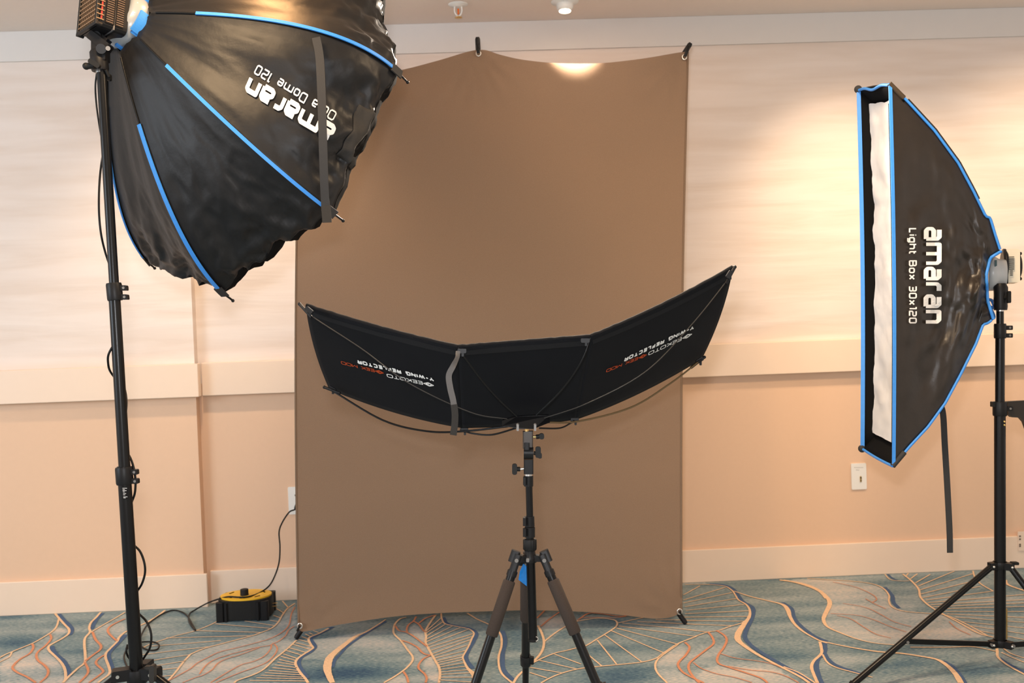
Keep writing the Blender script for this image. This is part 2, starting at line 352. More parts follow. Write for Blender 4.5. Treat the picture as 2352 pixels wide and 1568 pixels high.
ln(P_, .009, B8)
C2 = C_((820,500),(650,590),(500,650),(460,700),(500,790),(540,850),(480,900),(350,980),(260,1050),(225,1120),(250,1200),(320,1310),(400,1400),(450,1480))
ln(P_, .011, C2)
for a in (((540,540),(640,575)),((470,580),(540,610)),((400,600),(480,640)),((340,650),(455,690)),((280,700),(480,755)),((230,760),(520,830)),((180,790),(480,880)),((110,850),(410,935)),((60,900),(340,985)),((0,960),(260,1045)),((-40,1005),(240,1080)),((-70,1060),(225,1130)),((-100,1110),(230,1160)),((-150,1160),(250,1210)),((-190,1210),(270,1260)),((-260,1260),(300,1300)),((-330,1300),(320,1340)),((-400,1345),(350,1380)),((-480,1390),(380,1410)),((-600,1440),(410,1450))):
    ln(P_, .006, C_(*a))
ln(NV_, .020, C_((900,470),(700,570),(520,660),(500,700),(570,810),(560,860),(480,930),(340,1010),(285,1080),(290,1170),(360,1280),(440,1400)))
ln(P_, [.006,.009,.012,.020,.026,.030,.033,.034,.030,.024,.020], C_((1850,340),(1700,440),(1500,560),(1300,650),(1100,800),(950,920),(850,1020),(810,1120),(800,1250),(850,1400),(890,1480)))
ln(NV_, .014, C_((1860,370),(1600,520),(1350,680),(1150,830),(1020,970),(940,1060),(890,1200)))
ln(P_, .009, D_((650,300),(540,330),(450,420),(420,530),(440,610),(560,730),(670,880),(760,1000),(760,1090),(680,1190),(600,1260),(440,1370),(250,1480)))
for a in (((450,450),(520,540),(650,570),(780,640),(900,730),(1030,830)),((830,290),(780,370),(690,440),(660,520),(670,570)),((780,370),(880,430),(960,540),(1010,570)),((570,720),(700,760),(850,840),(920,920),(1000,970),(1090,980)),((1090,985),(960,1050),(880,1150),(880,1230),(980,1320),(1020,1400),(1000,1480)),((600,1280),(660,1370),(690,1480)),((880,410),(1000,320),(1180,260))):
    ln(OR_, .009, D_(*a))
D8 = D_((1180,260),(1100,370),(1000,540),(1010,650),(1000,750),(1050,860),(1110,970),(1180,1090),(1240,1200),(1260,1320),(1240,1480))
D9 = D_((1280,230),(1290,320),(1340,410),(1480,450),(1700,490),(1800,520),(1870,590),(1830,690),(1780,810),(1720,920),(1670,1020),(1700,1110),(1760,1220),(1860,1320),(1890,1420))
ln(P_, .010, D8); ln(P_, [.008]*12+[.012,.022,.02], D9)
for a in (((1010,550),(1270,320)),((1015,580),(1300,390)),((1015,640),(1350,430)),((1010,700),(1480,460)),((1010,745),(1620,490)),((1040,800),(1760,520)),((1060,845),(1860,595)),((1090,900),(1840,650)),((1120,960),(1800,710)),((1150,1000),(1760,800)),((1170,1040),(1720,900)),((1200,1090),(1690,970)),((1210,1120),(1680,1020)),((1230,1165),(1680,1060)),((1250,1200),(1700,1120)),((1260,1245),(1740,1180)),((1260,1290),(1780,1245)),((1265,1335),(1800,1300)),((1260,1385),(1850,1380)),((1250,1430),(1860,1470))):
    ln(P_, .006, D_(*a))
ln(NV_, .018, D_((1320,300),(1390,410),(1600,460),(1800,500),(1915,590),(1870,720),(1780,880),(1730,1000),(1760,1100),(1850,1220)))
ln(P_, .009, S_((100,890),(200,950),(330,1010),(420,1090),(435,1200),(405,1330),(430,1470),(540,1575)))
ln(NV_, .020, S_((445,1060),(470,1160),(445,1300),(455,1440),(550,1545)))
ln(P_, .011, S_((550,1575),(600,1500),(720,1390),(820,1280),(850,1180),(830,1090),(790,1010)))
ln(P_, .008, S_((850,1170),(950,1090),(1060,1020),(1180,960)))
ln(OR_, .008, S_((780,940),(870,850))); ln(OR_, .008, S_((820,1020),(900,950),(1000,880)))
E1 = E_((120,970),(260,900),(430,830),(600,790),(720,760),(850,730),(1000,640),(1180,530),(1270,460),(1270,400),(1200,370),(1000,355),(720,400))
ln(P_, .008, E1); ln(P_, .007, E_((1290,420),(1450,385),(1640,345)))
E3 = E_((250,1230),(400,1150),(560,1090),(760,1040),(1000,1010),(1270,985),(1600,950),(1800,900),(1900,830),(2100,700),(2352,600))
ln(P_, .008, E3)
for a in (((230,925),(740,1045)),((100,1020),(530,1095)),((100,1090),(330,1165)),((430,840),(790,975)),((890,850),(1070,1000)),((1010,650),(1270,975)),((1110,580),(1610,945)),((1190,520),(1910,825)),((1270,490),(2110,710)),((1300,460),(2320,600)),((1350,420),(2352,520)),((1550,400),(2352,440)),((1800,375),(2352,385))):
    ln(P_, .0065, E_(*a))
ln(OR_, .009, E_((750,380),(900,290),(1100,300),(1300,330),(1480,310)))
ln(OR_, .006, E_((790,350),(1000,345),(1250,350),(1400,330)))
F1 = F_((560,950),(740,890),(880,870),(1050,810),(1190,770),(1260,720))
ln(P_, .007, F1)
F2 = F_((430,250),(700,250),(950,270),(1060,330),(1110,400),(1150,460),(1250,520),(1300,600),(1290,690),(1220,790),(1150,900),(1140,990),(1220,1070),(1400,1190),(1600,1300),(1800,1400),(1990,1500),(2100,1575))
ln(P_, [.007,.007,.007,.008,.008,.008,.009,.010,.014,.022,.028,.026,.020,.016,.014,.013,.013,.013], F2)
ln(P_, [.008,.010,.011,.018,.022,.016,.013,.011,.010,.010,.009], F_((1090,340),(1300,410),(1550,470),(1740,520),(1810,590),(1840,680),(1900,780),(2000,870),(2130,950),(2250,1010),(2340,1040)))
for a in (((410,390),(630,270)),((410,460),(970,290)),((410,500),(1060,360)),((430,550),(1120,440)),((440,600),(1230,520)),((430,645),(1290,605)),((410,690),(1280,680)),((430,735),(1220,745)),((0,755),(450,780),(1050,805)),((350,845),(730,890))):
    ln(P_, .0065, F_(*a))
for a in (((430,1030),(490,1100),(440,1200),(350,1290),(340,1350),(400,1430),(520,1500),(680,1575)),((740,890),(800,970),(810,1050),(700,1140),(570,1240),(490,1310),(480,1390),(530,1480),(620,1575)),((850,870),(950,930),(990,1000),(950,1100),(890,1180),(860,1260),(890,1320),(1000,1360),(1250,1440),(1450,1510),(1540,1575)),):
    ln(OR_, .010, F_(*a))
for a in (((900,1180),(1100,1240),(1400,1280),(1600,1320),(1720,1370)),((540,1300),(650,1380),(850,1450),(1100,1500),(1330,1570)),((1000,1350),(1300,1400),(1600,1430),(1800,1490),(1960,1575))):
    ln(OR_, .0055, F_(*a))
F9 = F_((330,1060),(200,1150),(80,1240),(30,1330),(60,1440),(190,1575))
ln(P_, .008, F9)
ln(NV_, .020, F_((760,240),(950,255),(1080,315),(1200,470),(1330,550),(1345,640),(1310,740),(1250,870),(1235,960),(1310,1060),(1450,1160),(1700,1310),(1900,1420),(2120,1560)))
ln(NV_, .018, F_((1740,490),(1860,570),(1890,680),(1960,780),(2150,930),(2340,1015)))
ln(P_, .018, F_((1700,190),(1900,220),(2100,280),(2250,350),(2330,440)))
ln(P_, .012, F_((2240,1020),(2260,1100),(2260,1180),(2160,1280),(2130,1360),(2160,1460),(2210,1575)))
ln(NV_, .022, F_((2300,1030),(2300,1150),(2210,1250),(2190,1350),(2220,1480),(2260,1575)))
G1 = G_((0,180),(200,220),(340,280),(430,360),(450,420),(410,510),(390,570),(430,640),(560,700),(720,760),(900,800),(1120,820))
ln(P_, [.012,.016,.018,.020,.022,.020,.016,.012,.010,.008,.007,.006], G1)
ln(P_, [.009,.010,.012,.013,.014,.015,.018,.020,.022], G_((370,780),(600,830),(900,880),(1150,900),(1350,930),(1500,960),(1600,1020),(1680,1100),(1735,1190)))
ln(NV_, .014, G_((1560,970),(1650,1020),(1730,1110),(1780,1190)))
ln(P_, .008, G_((380,910),(430,990),(520,1040),(700,1090),(870,1135)))
ln(NV_, .018, G_((390,880),(440,960),(540,1025),(780,1105)))
G4 = G_((230,165),(400,175),(640,190),(850,215),(970,260),(1030,330),(1030,390),(1070,450),(1200,490),(1450,510),(1600,530),(1800,620),(2000,730))
ln(P_, .008, G4)
ln(NV_, .018, G_((990,250),(1060,330),(1075,400),(1130,455)))
G5 = G_((1150,110),(1250,190),(1320,270),(1340,350),(1420,430),(1550,510),(1700,590),(1900,700),(2050,742))
ln(P_, .010, G5)
for a in (((1200,140),(1220,115)),((1240,170),(1330,105)),((1290,210),(1480,100)),((1320,240),(1670,95)),((1330,280),(1850,120)),((1340,320),(1800,205)),((1360,355),(1920,245)),((1390,380),(2050,290)),((1410,405),(2400,320)),((1440,425),(2400,372)),((1460,445),(2400,405)),((1500,465),(2400,440)),((1550,490),(2400,490)),((1600,515),(2400,550)),((1680,545),(2400,600)),((1750,590),(2400,655)),((1830,630),(2400,715)),((1900,675),(2400,775))):
    ln(P_, .0065, G_(*a))
ln(P_, .008, G_((1850,80),(1870,150),(1930,220),(2050,290))); ln(P_, .014, G_((2170,180),(2200,230),(2400,300)))
ln(P_, .006, G_((990,125),(1040,175),(1130,190),(1230,190))); ln(NV_, .012, G_((1020,125),(1060,160),(1110,182)))
for a in (((480,200),(700,250),(860,320),(910,370),(870,400)),((800,365),(900,420),(1000,465)),((580,410),(800,450),(950,520),(1080,590),(1250,640)),((460,510),(700,525),(850,560),(1050,640),(1200,690)),((520,530),(650,560),(780,640),(900,710),(1050,750)),((1620,590),(1700,660),(1830,720))):
    ln(OR_, .005, G_(*a))
ln(P_, .007, G_((1240,840),(1600,840),(1850,835),(2080,880))); ln(P_, .010, G_((2080,810),(2090,880),(2100,940),(2200,1020),(2400,1130)))
ln(NV_, .014, G_((2110,940),(2200,1000),(2400,1105))); ln(P_, .007, G_((2130,830),(2220,900),(2400,960))); ln(P_, .007, G_((2130,890),(2260,950),(2400,1005)))
ln(P_, .008, G_((0,1030),(150,1090),(310,1190)))

def inpoly(xs, ys, poly):
    r = np.zeros(xs.shape, bool); n = len(poly)
    for i in range(n):
        x0, y0 = poly[i]; x1, y1 = poly[(i+1) % n]
        if y0 == y1: continue
        c = ((y0 > ys) != (y1 > ys)) & (xs < (x1-x0)*(ys-y0)/(y1-y0)+x0); r ^= c
    return r
def tones(pts):
    v = pts - np.array(O); z = v@np.array(FW)
    xs = 1176+F*(v@np.array(RT))/z; ys = 784-F*(v@np.array(UP))/z
    t = np.full(xs.shape, 0.44)
    for poly, val in (
        (B2+B8[::-1], .66), (D_((650,300),(450,420),(420,530),(560,730),(760,1000),(600,1260),(690,1480),(1240,1480),(1260,1320),(1110,970),(1000,750),(1000,540),(1180,260)), .52),
        (D_((700,480),(800,420),(900,470),(990,560),(990,760),(880,700),(700,560)), .72), (D_((1090,985),(950,1130),(980,1250),(1070,1400),(1240,1480),(1260,1320),(1180,1100)), .72), (D_((600,1260),(250,1480),(690,1480)), .70),
        (F9+F_((600,1600),(1940,1600),(1600,1310),(1140,1000),(1220,780),(880,870),(560,950)), .58), (F_((330,1060),(30,1330),(60,1440),(190,1590),(560,1590),(340,1400),(340,1290),(490,1100)), .70),
        (F_((680,1370),(900,1320),(1700,1400),(2000,1590),(500,1590)), .70), (E3[:7]+E1[::-1][5:], .38), (E_((720,400),(1000,355),(1270,400),(1270,460),(850,730),(430,830),(330,680)), .42),
        (E_((330,680),(600,470),(700,380),(500,300),(200,350),(290,560)), .62), (G1+G4[::-1], .66), (C_((480,700),(1500,560),(900,950),(800,1050),(300,1050)), .62), (A_((0,1020),(420,830),(660,690),(770,580),(920,640),(660,850),(660,920),(870,1150),(880,1345),(0,1345)), .66),
        (A_((1145,1070),(1215,670),(1690,400),(1690,660),(1430,950),(1480,1200),(1320,1345),(850,1345)), .60)):
        t = np.where(inpoly(xs, ys, poly), val, t)
    for (bx, by, rx, ry, a) in ((830,1470,60,16,.22),(900,1478,50,12,.16),(790,1548,130,26,-.32),(1420,1548,90,24,-.26),(1400,1430,70,10,-.26),(1180,1455,50,30,-.16),(40,1475,60,14,-.2),(20,1415,50,8,-.18),
                                (240,1490,60,40,-.12),(1900,1505,60,16,.18),(2080,1512,60,18,-.16),(1640,1400,50,12,-.05),(1850,1510,60,12,-.2),(560,1450,200,30,-.08),(2080,1395,40,12,.16),(2250,1540,70,16,-.2),(2310,1555,60,14,.2),(1300,1500,80,26,.02),(960,1430,50,20,-.14),(1130,1420,60,10,-.1),(1740,1500,60,20,-.18)):
        t += a*np.exp(-((xs-bx)/rx)**2-((ys-by)/ry)**2)
    return t
fl = MB()
def strip(x0, x1, y0, y1, nx, ny): fl.grid(lambda u, w: V((x0+(x1-x0)*u, y0+(y1-y0)*w, 0)), nx, ny, 0, True)
strip(-2.6, 2.9, -1.4, 0.0, 550, 150); strip(-5, -2.6, -1.4, 0.0, 24, 14); strip(2.9, 5, -1.4, 0.0, 21, 14); strip(-5, 5, -7.5, -1.4, 100, 61)
nbase = len(fl.v)
zl = {1: .0022, 2: .0026, 3: .0014}
for i, (mi, w, pts) in enumerate(lines):
    P = [onz(x, y) for x, y in pts]; n = 6
    if len(P) > 2: C = cat(P, n)
    else: C = [P[0].lerp(P[1], k/4) for k in range(5)]
    C = [p for p in C if p.y < -0.018] or C
    m = len(C)
    ws = [w]*m if not isinstance(w, list) else [np.interp(k/(m-1), np.linspace(0, 1, len(w)), w) for k in range(m)]
    vs = []
    for k, p in enumerate(C):
        t = C[min(k+1, m-1)]-C[max(k-1, 0)]; sd = V((-t.y, t.x, 0)).normalized(); hw = ws[k]/2*.85*(1+.12*noise.noise(p*60)); q = V((p.x, p.y, zl[mi]+(i % 7)*.00003))
        vs += [q+sd*hw, q-sd*hw]
    fl.add(vs, [(2*k, 2*k+1, 2*k+3, 2*k+2) for k in range(m-1)], mi)
# the same flowing pattern carries on over the rest of the carpet
rnd = random.Random(9)
for k in range(26):
    x = -4.6+k*0.36; mi = (P_, OR_, P_, NV_)[k % 4]; y = -1.05; C = []
    ph = rnd.random()*6
    while y > -7.3: C.append(V((x+0.22*math.sin(y*2.1+ph)+0.10*math.sin(y*5.3+ph*2), y, zl[mi]))); y -= 0.09
    vs = []
    for j, p in enumerate(C):
        t = C[min(j+1, len(C)-1)]-C[max(j-1, 0)]; sd = V((-t.y, t.x, 0)).normalized(); vs += [p+sd*.006, p-sd*.006]
    if abs(x) > 2.0 or True:
        vs = vs[8:]; fl.add(vs, [(2*j, 2*j+1, 2*j+3, 2*j+2) for j in range(len(vs)//2-1)], mi)
floor = fl.build('floor', [CARPET, CPEACH, CORANGE, CNAVY], base=(0, 0, 0)); struct(floor)
at = floor.data.attributes.new('tone', 'FLOAT', 'POINT')
co = np.array([tuple(v) for v in fl.v]); tn = tones(co); far = co[:, 1] < -1.45
tn[far] = 0.46; tn = np.clip(tn, 0, 1)
at.data.foreach_set('value', tn.astype(np.float32))

# ------------------------------------------------------------------ lettering
GL = {
 'a': (.62, [[(.06,.7),(.5,.7),(.62,.58),(.62,0)],[(.62,.4),(.12,.4),(0,.3),(0,.1),(.12,0),(.62,0)]]),
 'm': (1.14, [[(0,0),(0,.7),(1.02,.7),(1.14,.58),(1.14,0)],[(.57,.7),(.57,0)]]),
 'r': (.42, [[(0,0),(0,.58),(.12,.7),(.42,.7)]]),
 'n': (.62, [[(0,0),(0,.7),(.5,.7),(.62,.58),(.62,0)]]),
 'e': (.6, [[(.6,0),(.12,0),(0,.12),(0,.58),(.12,.7),(.48,.7),(.6,.58),(.6,.35),(0,.35)]]),
 'o': (.62, [[(.12,0),(.5,0),(.62,.12),(.62,.58),(.5,.7),(.12,.7),(0,.58),(0,.12),(.12,0)]]),
 'c': (.5, [[(.5,.7),(.12,.7),(0,.58),(0,.12),(.12,0),(.5,0)]]),
 't': (.36, [[(.08,1),(.08,.12),(.18,0),(.36,0)],[(.08,.7),(.36,.7)]]),
 'i': (.04, [[(.02,0),(.02,.7)],[(.02,.88),(.02,1)]]),
 'g': (.62, [[(.62,0),(.12,0),(0,.12),(0,.58),(.12,.7),(.62,.7),(.62,-.15),(.5,-.26),(.06,-.26)]]),
 'h': (.62, [[(0,0),(0,1)],[(0,.7),(.5,.7),(.62,.58),(.62,0)]]),
 'x': (.6, [[(0,0),(.6,.7)],[(0,.7),(.6,0)]]),
 'O': (.8, [[(.15,0),(.65,0),(.8,.15),(.8,.85),(.65,1),(.15,1),(0,.85),(0,.15),(.15,0)]]),
 'D': (.76, [[(0,0),(0,1),(.6,1),(.76,.85),(.76,.15),(.6,0),(0,0)]]),
 'B': (.72, [[(0,0),(0,1),(.56,1),(.68,.88),(.68,.62),(.58,.52),(0,.52)],[(.58,.52),(.72,.4),(.72,.12),(.6,0),(0,0)]]),
 'L': (.55, [[(0,1),(0,0),(.55,0)]]),
 '0': (.66, [[(.12,0),(.54,0),(.66,.12),(.66,.88),(.54,1),(.12,1),(0,.88),(0,.12),(.12,0)]]),
 '1': (.26, [[(0,1),(.24,1),(.24,0)]]),
 '2': (.66, [[(0,1),(.54,1),(.66,.88),(.66,.6),(.54,.5),(.12,.5),(0,.38),(0,0),(.66,0)]]),
 '3': (.66, [[(0,1),(.54,1),(.66,.88),(.66,.62),(.56,.5),(.1,.5)],[(.56,.5),(.66,.38),(.66,.12),(.54,0),(0,0)]]),
 'E': (.62, [[(.62,1),(0,1),(0,0),(.62,0)],[(0,.5),(.56,.5)]]),
 'F': (.6, [[(.6,1),(0,1),(0,0)],[(0,.5),(.54,.5)]]),
 'K': (.66, [[(0,0),(0,1)],[(.64,1),(.05,.5),(.66,0)]]),
 'T': (.7, [[(0,1),(.7,1)],[(.35,1),(.35,0)]]),
 'G': (.76, [[(.76,1),(.15,1),(0,.85),(0,.15),(.15,0),(.76,0),(.76,.5),(.45,.5)]]),
 'Y': (.76, [[(0,1),(.38,.5),(.76,1)],[(.38,.5),(.38,0)]]),
 'W': (1.1, [[(0,1),(.25,0),(.55,.9),(.85,0),(1.1,1)]]),
 'I': (.06, [[(.03,0),(.03,1)]]),
 'N': (.74, [[(0,0),(0,1),(.74,0),(.74,1)]]),
 'R': (.7, [[(0,0),(0,1),(.58,1),(.7,.88),(.7,.6),(.58,.48),(0,.48)],[(.4,.48),(.7,0)]]),
 'C': (.7, [[(.7,1),(.15,1),(0,.85),(0,.15),(.15,0),(.7,0)]]),
 'M': (.9, [[(0,0),(0,1),(.45,.3),(.9,1),(.9,0)]]),
 '-': (.4, [[(0,.5),(.4,.5)]]),
 '*': (1.5, [[(0,.5),(.75,1.12),(1.5,.5),(.75,-.12),(0,.5)],[(.35,.5),(.5,.8),(1.0,.8),(1.15,.5),(1.0,.2),(.5,.2),(.35,.5)],[(.75,.5),(1.15,.5)]]),
}
def text2d(txt, t, gap, wide=1.0, space=.6):
    "strokes as quads + round joints, in units of cap height; returns list of polygons and width"
    polys = []; x = 0
    for ch in txt:
        if ch == ' ': x += space; continue
        w, st = GL[ch]
        for s in st:
            q = [((x+px_*wide), t/2+py*(1-t)) for px_, py in s]
            q = [(a if a != 0 else 0, b) for a, b in q]
            for (ax, ay), (bx, by) in zip(q, q[1:]):
                L = math.hypot(bx-ax, by-ay) or 1; nx, ny = -(by-ay)/L*t/2, (bx-ax)/L*t/2
                m = max(1, int(L/.16))
                for k in range(m):
                    x0, y0, x1, y1 = ax+(bx-ax)*k/m, ay+(by-ay)*k/m, ax+(bx-ax)*(k+1)/m, ay+(by-ay)*(k+1)/m
                    polys.append([(x0+nx, y0+ny), (x0-nx, y0-ny), (x1-nx, y1-ny), (x1+nx, y1+ny)])
            for (ax, ay) in q[1:-1]:
                polys.append([(ax+t/2*math.cos(k*math.pi/5), ay+t/2*math.sin(k*math.pi/5)) for k in range(10)])
        x += w*wide+gap
    return polys, x-gap
def decal(name, txt, p0, p1, up, t, gap, m, parent, bvh, wide=1.0, scale=1.0, space=.6, off=.0015, fixw=None):
    "lettering printed on a cloth panel: p0, p1 baseline ends and up = cap height vector, laid onto the panel surface"
    polys, w = text2d(txt, t, gap, wide, space); b = MB()
    for pl in polys:
        vs = []
        for (x, y) in pl:
            qx = p0[0]+(p1[0]-p0[0])*x/w+up[0]*y; qy = p0[1]+(p1[1]-p0[1])*x/w+up[1]*y
            d = ray(qx, qy).normalized(); h = bvh.ray_cast(O, d)
            if h[0] is None: vs = None; break
            vs.append(h[0]-d*off)
        if vs: b.add(vs, [tuple(range(len(vs)))])
    if not b.v: return None
    return b.build(name, m, parent)
def bvh_of(*mbs):
    vs, fs = [], []
    for b in mbs: o = len(vs); vs += [tuple(v) for v in b.v]; fs += [tuple(i+o for i in f) for f in b.f]
    return BVHTree.FromPolygons(vs, fs)

# ------------------------------------------------------------------ octagonal softbox
q = (-1.08138515*.985, 0.89505059*.985, 2.78448843*.985)
RC = O + camv(q[0], q[1], q[2])
AX = camv(0.5475, -0.39085, 0.73992).normalized(); UU = camv(-0.58103, -0.81389, 0).normalized(); WW = camv(0.60221, -0.42991, -0.67269).normalized()
RO, DL, DR = 2.9782623, 0.5416*.985, 0.585*.985
obs = {1: (922, 178), 2: (773, 495), 3: (522, 678), 4: (345, 605)}
def prof(s): return .13+.87*(1-max(0.0, 1-s)**2.27)
def rdir(k): an = RO-k*math.pi/4; return UU*math.cos(an)+WW*math.sin(an)
corr = {}
for k in range(8):
    T = RC+AX*DL+rdir(k)*DR
    if k in obs: d = (T-O).dot(FW); corr[k] = px(*obs[k], d)-T
    else: corr[k] = V((0, 0, 0))
corr[0] = corr[1]*.5; corr[5] = corr[4]*.5
bend = {3: camv(.040, 0, 0), 4: camv(.056, 0, 0), 5: camv(.045, 0, 0)}
def rodp(k, s):
    k %= 8; return RC+AX*(DL*s)+rdir(k)*(DR*prof(s))+corr[k]*(s*s)+bend.get(k, V((0, 0, 0)))*(4*s*max(0, 1-s))
octa = thing('octagonal_softbox', RC, 'large black octagonal softbox with blue piping hung on the left stand', 'softbox')
panels = []
for k in range(8):
    def fn(u, w, k=k):
        s = 0.02+u*.945; a, b = rodp(k, s), rodp(k+1, s); p = a.lerp(b, w)
        out = (p-(RC+AX*(DL*s))).normalized()
        e = 4*w*(1-w)
        am = (0.0008+0.030*max(0, u-.50)**1.15*1.5)*min(1, e*2.5)
        # long soft folds running from the rim towards the ring, sharper creases near the rim
        fold = .0060*math.sin((w*3.2+u*1.2+k)*3.1+2.4*u)*(1.7 if k == 1 else 1)*e*min(1, u*2)+.0035*math.sin((w*7.0-u*2.6+k*1.3)*3.1)*e*min(1, u*1.6)*(1-.4*u)
        q1 = V((w*3.0+k*5+u*1.4, u*4.5-w*1.2, k*1.7)); q2 = V((w*7+k*5-u*3, u*8+w*3, k*2.3)); q3 = V((w*13+k*3, u*15-w*4, k*.7))
        rg_ = lambda q_: 1-2*abs(noise.noise(q_))
        wr = (.0035+am)*(.75*rg_(q1)-.35)*min(1, e*2.2)+am*(.55*rg_(q2)-.25)+am*.30*rg_(q3)
        cr2 = (.0060 if k == 2 else .0030 if k in (1, 3, 4) else .0014)
        wr += cr2*max(0, rg_(q2*.9))**2*min(1, e*2)*min(1, max(0, u-.15)*3)+cr2*.5*max(0, rg_(q3*1.1))**2*min(1, e*2)*min(1, max(0, u-.3)*3)
        rim = -AX*(.020*e*(u**10)*(1+noise.noise(V((w*8, k, 3)))))
        return p+out*(.004*e*u-.012*e+fold+wr)+rim
    b = MB().grid(fn, 60, 44); panels.append(b)
    b.build('fabric_panel', NYLON, octa, solid=.0012)
    # soft fabric rim beyond the rods
    def fr(u, w, k=k):
        p = fn(1, w)
        q_ = AX*(.045*u)*(1-.3*abs(2*w-1))-(p-(RC+AX*DL)).normalized()*(.035*u)
        return p+q_*(1+.5*noise.noise(V((w*6, u*2, k*4.))))+AX*(.006*noise.noise(V((w*12, u*5, k))))
    MB().grid(fr, 5, 26).build('rim_hem', mat('rough_black_hem', (.008, .0078, .008), .95, 0, .04, .3, 300, .3, 900, .0006), octa, solid=.002)
for k in range(8):
    pts = [rodp(k, .03+.99*i/30)+(rodp(k, .03+.99*i/30)-(RC+AX*DL*(i/30))).normalized()*.004 for i in range(31)]
    tip = pts[-1]; dr = (pts[-1]-pts[-3]).normalized()
    rd = MB().tube(pts+[tip+dr*.012], .0032, 8); rd.ball(tip+dr*.014, .005, 6); rd.build('rod', BLACK, octa)
    i0, i1 = {1: (3, 27), 2: (3, 27), 3: (5, 27)}.get(k, (4, 27))
    nrm = lambda t: (rodp(k, .3+.6*t)-(RC+AX*DL*(.3+.6*t))).normalized()
    sub = [rodp(k, .03+.97*i/60)+(rodp(k, .03+.97*i/60)-(RC+AX*DL*(i/60))).normalized()*.0075 for i in range(i0*2, i1*2+1)]
    MB().ribbon(sub, .0125 if k == 3 else .0095, nrm, .0035).build('blue_piping', BLUE, octa)['label'] = 'bright blue piping'
    sub = [rodp(k, .03+.97*i/60)+(rodp(k, .03+.97*i/60)-(RC+AX*DL*(i/60))).normalized()*.007 for i in range(i1*2, 60)]
    MB().ribbon(sub, .026, nrm, .004).build('corner_patch', STRAP, octa)
# front diffuser, inside the rim
vs = [rodp(k, .80) for k in range(8)]; c = sum(vs, V((0, 0, 0)))/8; vs = [c.lerp(v, .90) for v in vs]
MB().add(vs+[c], [(k, (k+1) % 8, 8) for k in range(8)]).build('diffuser', DIFF, octa)['label'] = 'white front diffuser'
bv = bvh_of(*panels)
decal('printed_logo', 'amaran', (771, 287), (579.5, 174), (-21, 47), .23, .31, PRINT, octa, bv, off=.006)['label'] = 'white printed word amaran'
decal('printed_text', 'Octa Dome 120', (774, 257), (594, 148), (-11, 21), .16, .32, PRINT, octa, bv, off=.004, space=.7)['label'] = 'white printed words Octa Dome 120'
# fabric strap hanging across the side
def onpanel(x, y, off=.01):
    d = ray(x, y).normalized(); h = bv.ray_cast(O, d); return (h[0]-d*off) if h[0] else px(x, y, 3.2)
d1, d2 = (onpanel(727, 90)-O).dot(FW), (onpanel(745, 470)-O).dot(FW)
st = [px(x, y, d1+(d2-d1)*t-.03*math.sin(math.pi*t)-.006) for x, y, t in ((726, 86, 0), (734, 130, .1), (738, 200, .3), (741, 300, .55), (744, 400, .8), (747, 465, .97), (749, 490, 1.02), (750, 511, 1.05))]
MB().ribbon(cat(st, 6), .0225, -FW, .002).build('strap', STRAP, octa)['label'] = 'dark grey hanging strap'
st = [px(x, y, d2-.014) for x, y in ((748, 472), (750, 492), (751, 511))]
MB().ribbon(cat(st, 3), .025, -FW, .003).build('strap_end', VELCRO, octa)
nj = 45; cc_ = RC+AX*DL*.9; m = MB()
m.grid(lambda u, w: (lambda p: p+(p-cc_).normalized()*.0035)(panels[1].v[(53+int(round(u*7)))*nj+14+int(round(w*16))]), 7, 16)
m.build('velcro_patch', VELCRO, octa, solid=.001)
# speed ring
x_, y_, z_ = frame(AX)
rg = MB().lathe(RC-AX*.030, AX, [(0, .052), (0, .064), (.006, .072), (.020, .077), (.030, .080), (.046, .080), (.05, .074), (.05, .055)], 40)
rg.build('speed_ring', RINGM, octa)['label'] = 'frosted white speed ring'
for k in range(8):
    d = rdir(k)
    tb = MB()
    if k in (1, 5):
        base = RC+AX*.006; arc = [base+(rdir(k+.5+dd)*.085) for dd in np.linspace(-.46, .46, 11)]
        tb.ribbon(arc, .034, lambda t, k=k: rdir(k+.5+(-.46+.92*t)), .007)
    else:
        p = RC+AX*.008+d*.082; tb.box(p, d.cross(AX), AX, d, .009, .024, .008)
        tb.cyl(p+AX*.014, p+AX*.030+d*.004, .004)
    tb.build('locking_tab', BLUE, octa)['label'] = 'blue locking tab'
for an in (2.0, 2.5, 3.1, 3.6): p = RC-AX*.018+(UU*math.cos(an)+WW*math.sin(an))*.070; MB().ball(p, .0045, 6).build('ring_screw', STEEL, octa)

# ------------------------------------------------------------------ left lamp head
lamp = thing('studio_light', RC-AX*.12, 'black finned studio light head behind the large octagonal softbox', 'light')
OX = AX; AX = camv(.68, -.12, .72).normalized()
up = (Z-AX*Z.dot(AX)).normalized(); sd = AX.cross(up).normalized()
roll = math.radians(-4); up2 = up*math.cos(roll)+sd*math.sin(roll); sd2 = AX.cross(up2).normalized()
bc = RC-AX*.022+camv(.012, 0, 0)-up2*.002
MB().lathe(bc, -AX, [(0, .052), (.012, .056), (.03, .056), (.045, .050)], 32).build('front_collar', PLAST, lamp)
sc_ = 1.16
def L_(a, s_, u_): return bc-AX*(a*.44)+sd2*(s_*sc_)+up2*(u_*sc_)
body = MB(); body.bbox(L_(.105, 0, 0), sd2, up2, AX, .098*sc_, .112*sc_, .076, .14); body.build('housing', PLAST, lamp, bevel=.002)
FINM = mat('bronze_black_fins', (0.10, 0.065, 0.045), .35, 0, .6, .1)
for i in range(17):
    for a in (.070, .132):
        MB().box(L_(a, 0, -.042+.0054*i), AX, sd2, up2, .019, .1025*sc_, .0030).build('cooling_fin', FINM, lamp)
sl = MB(); sl.box(L_(.102, 0, .001), AX, sd2, up2, .049, .1005*sc_, .094*sc_); sl.build('vent_recess', DARKGAP, lamp)
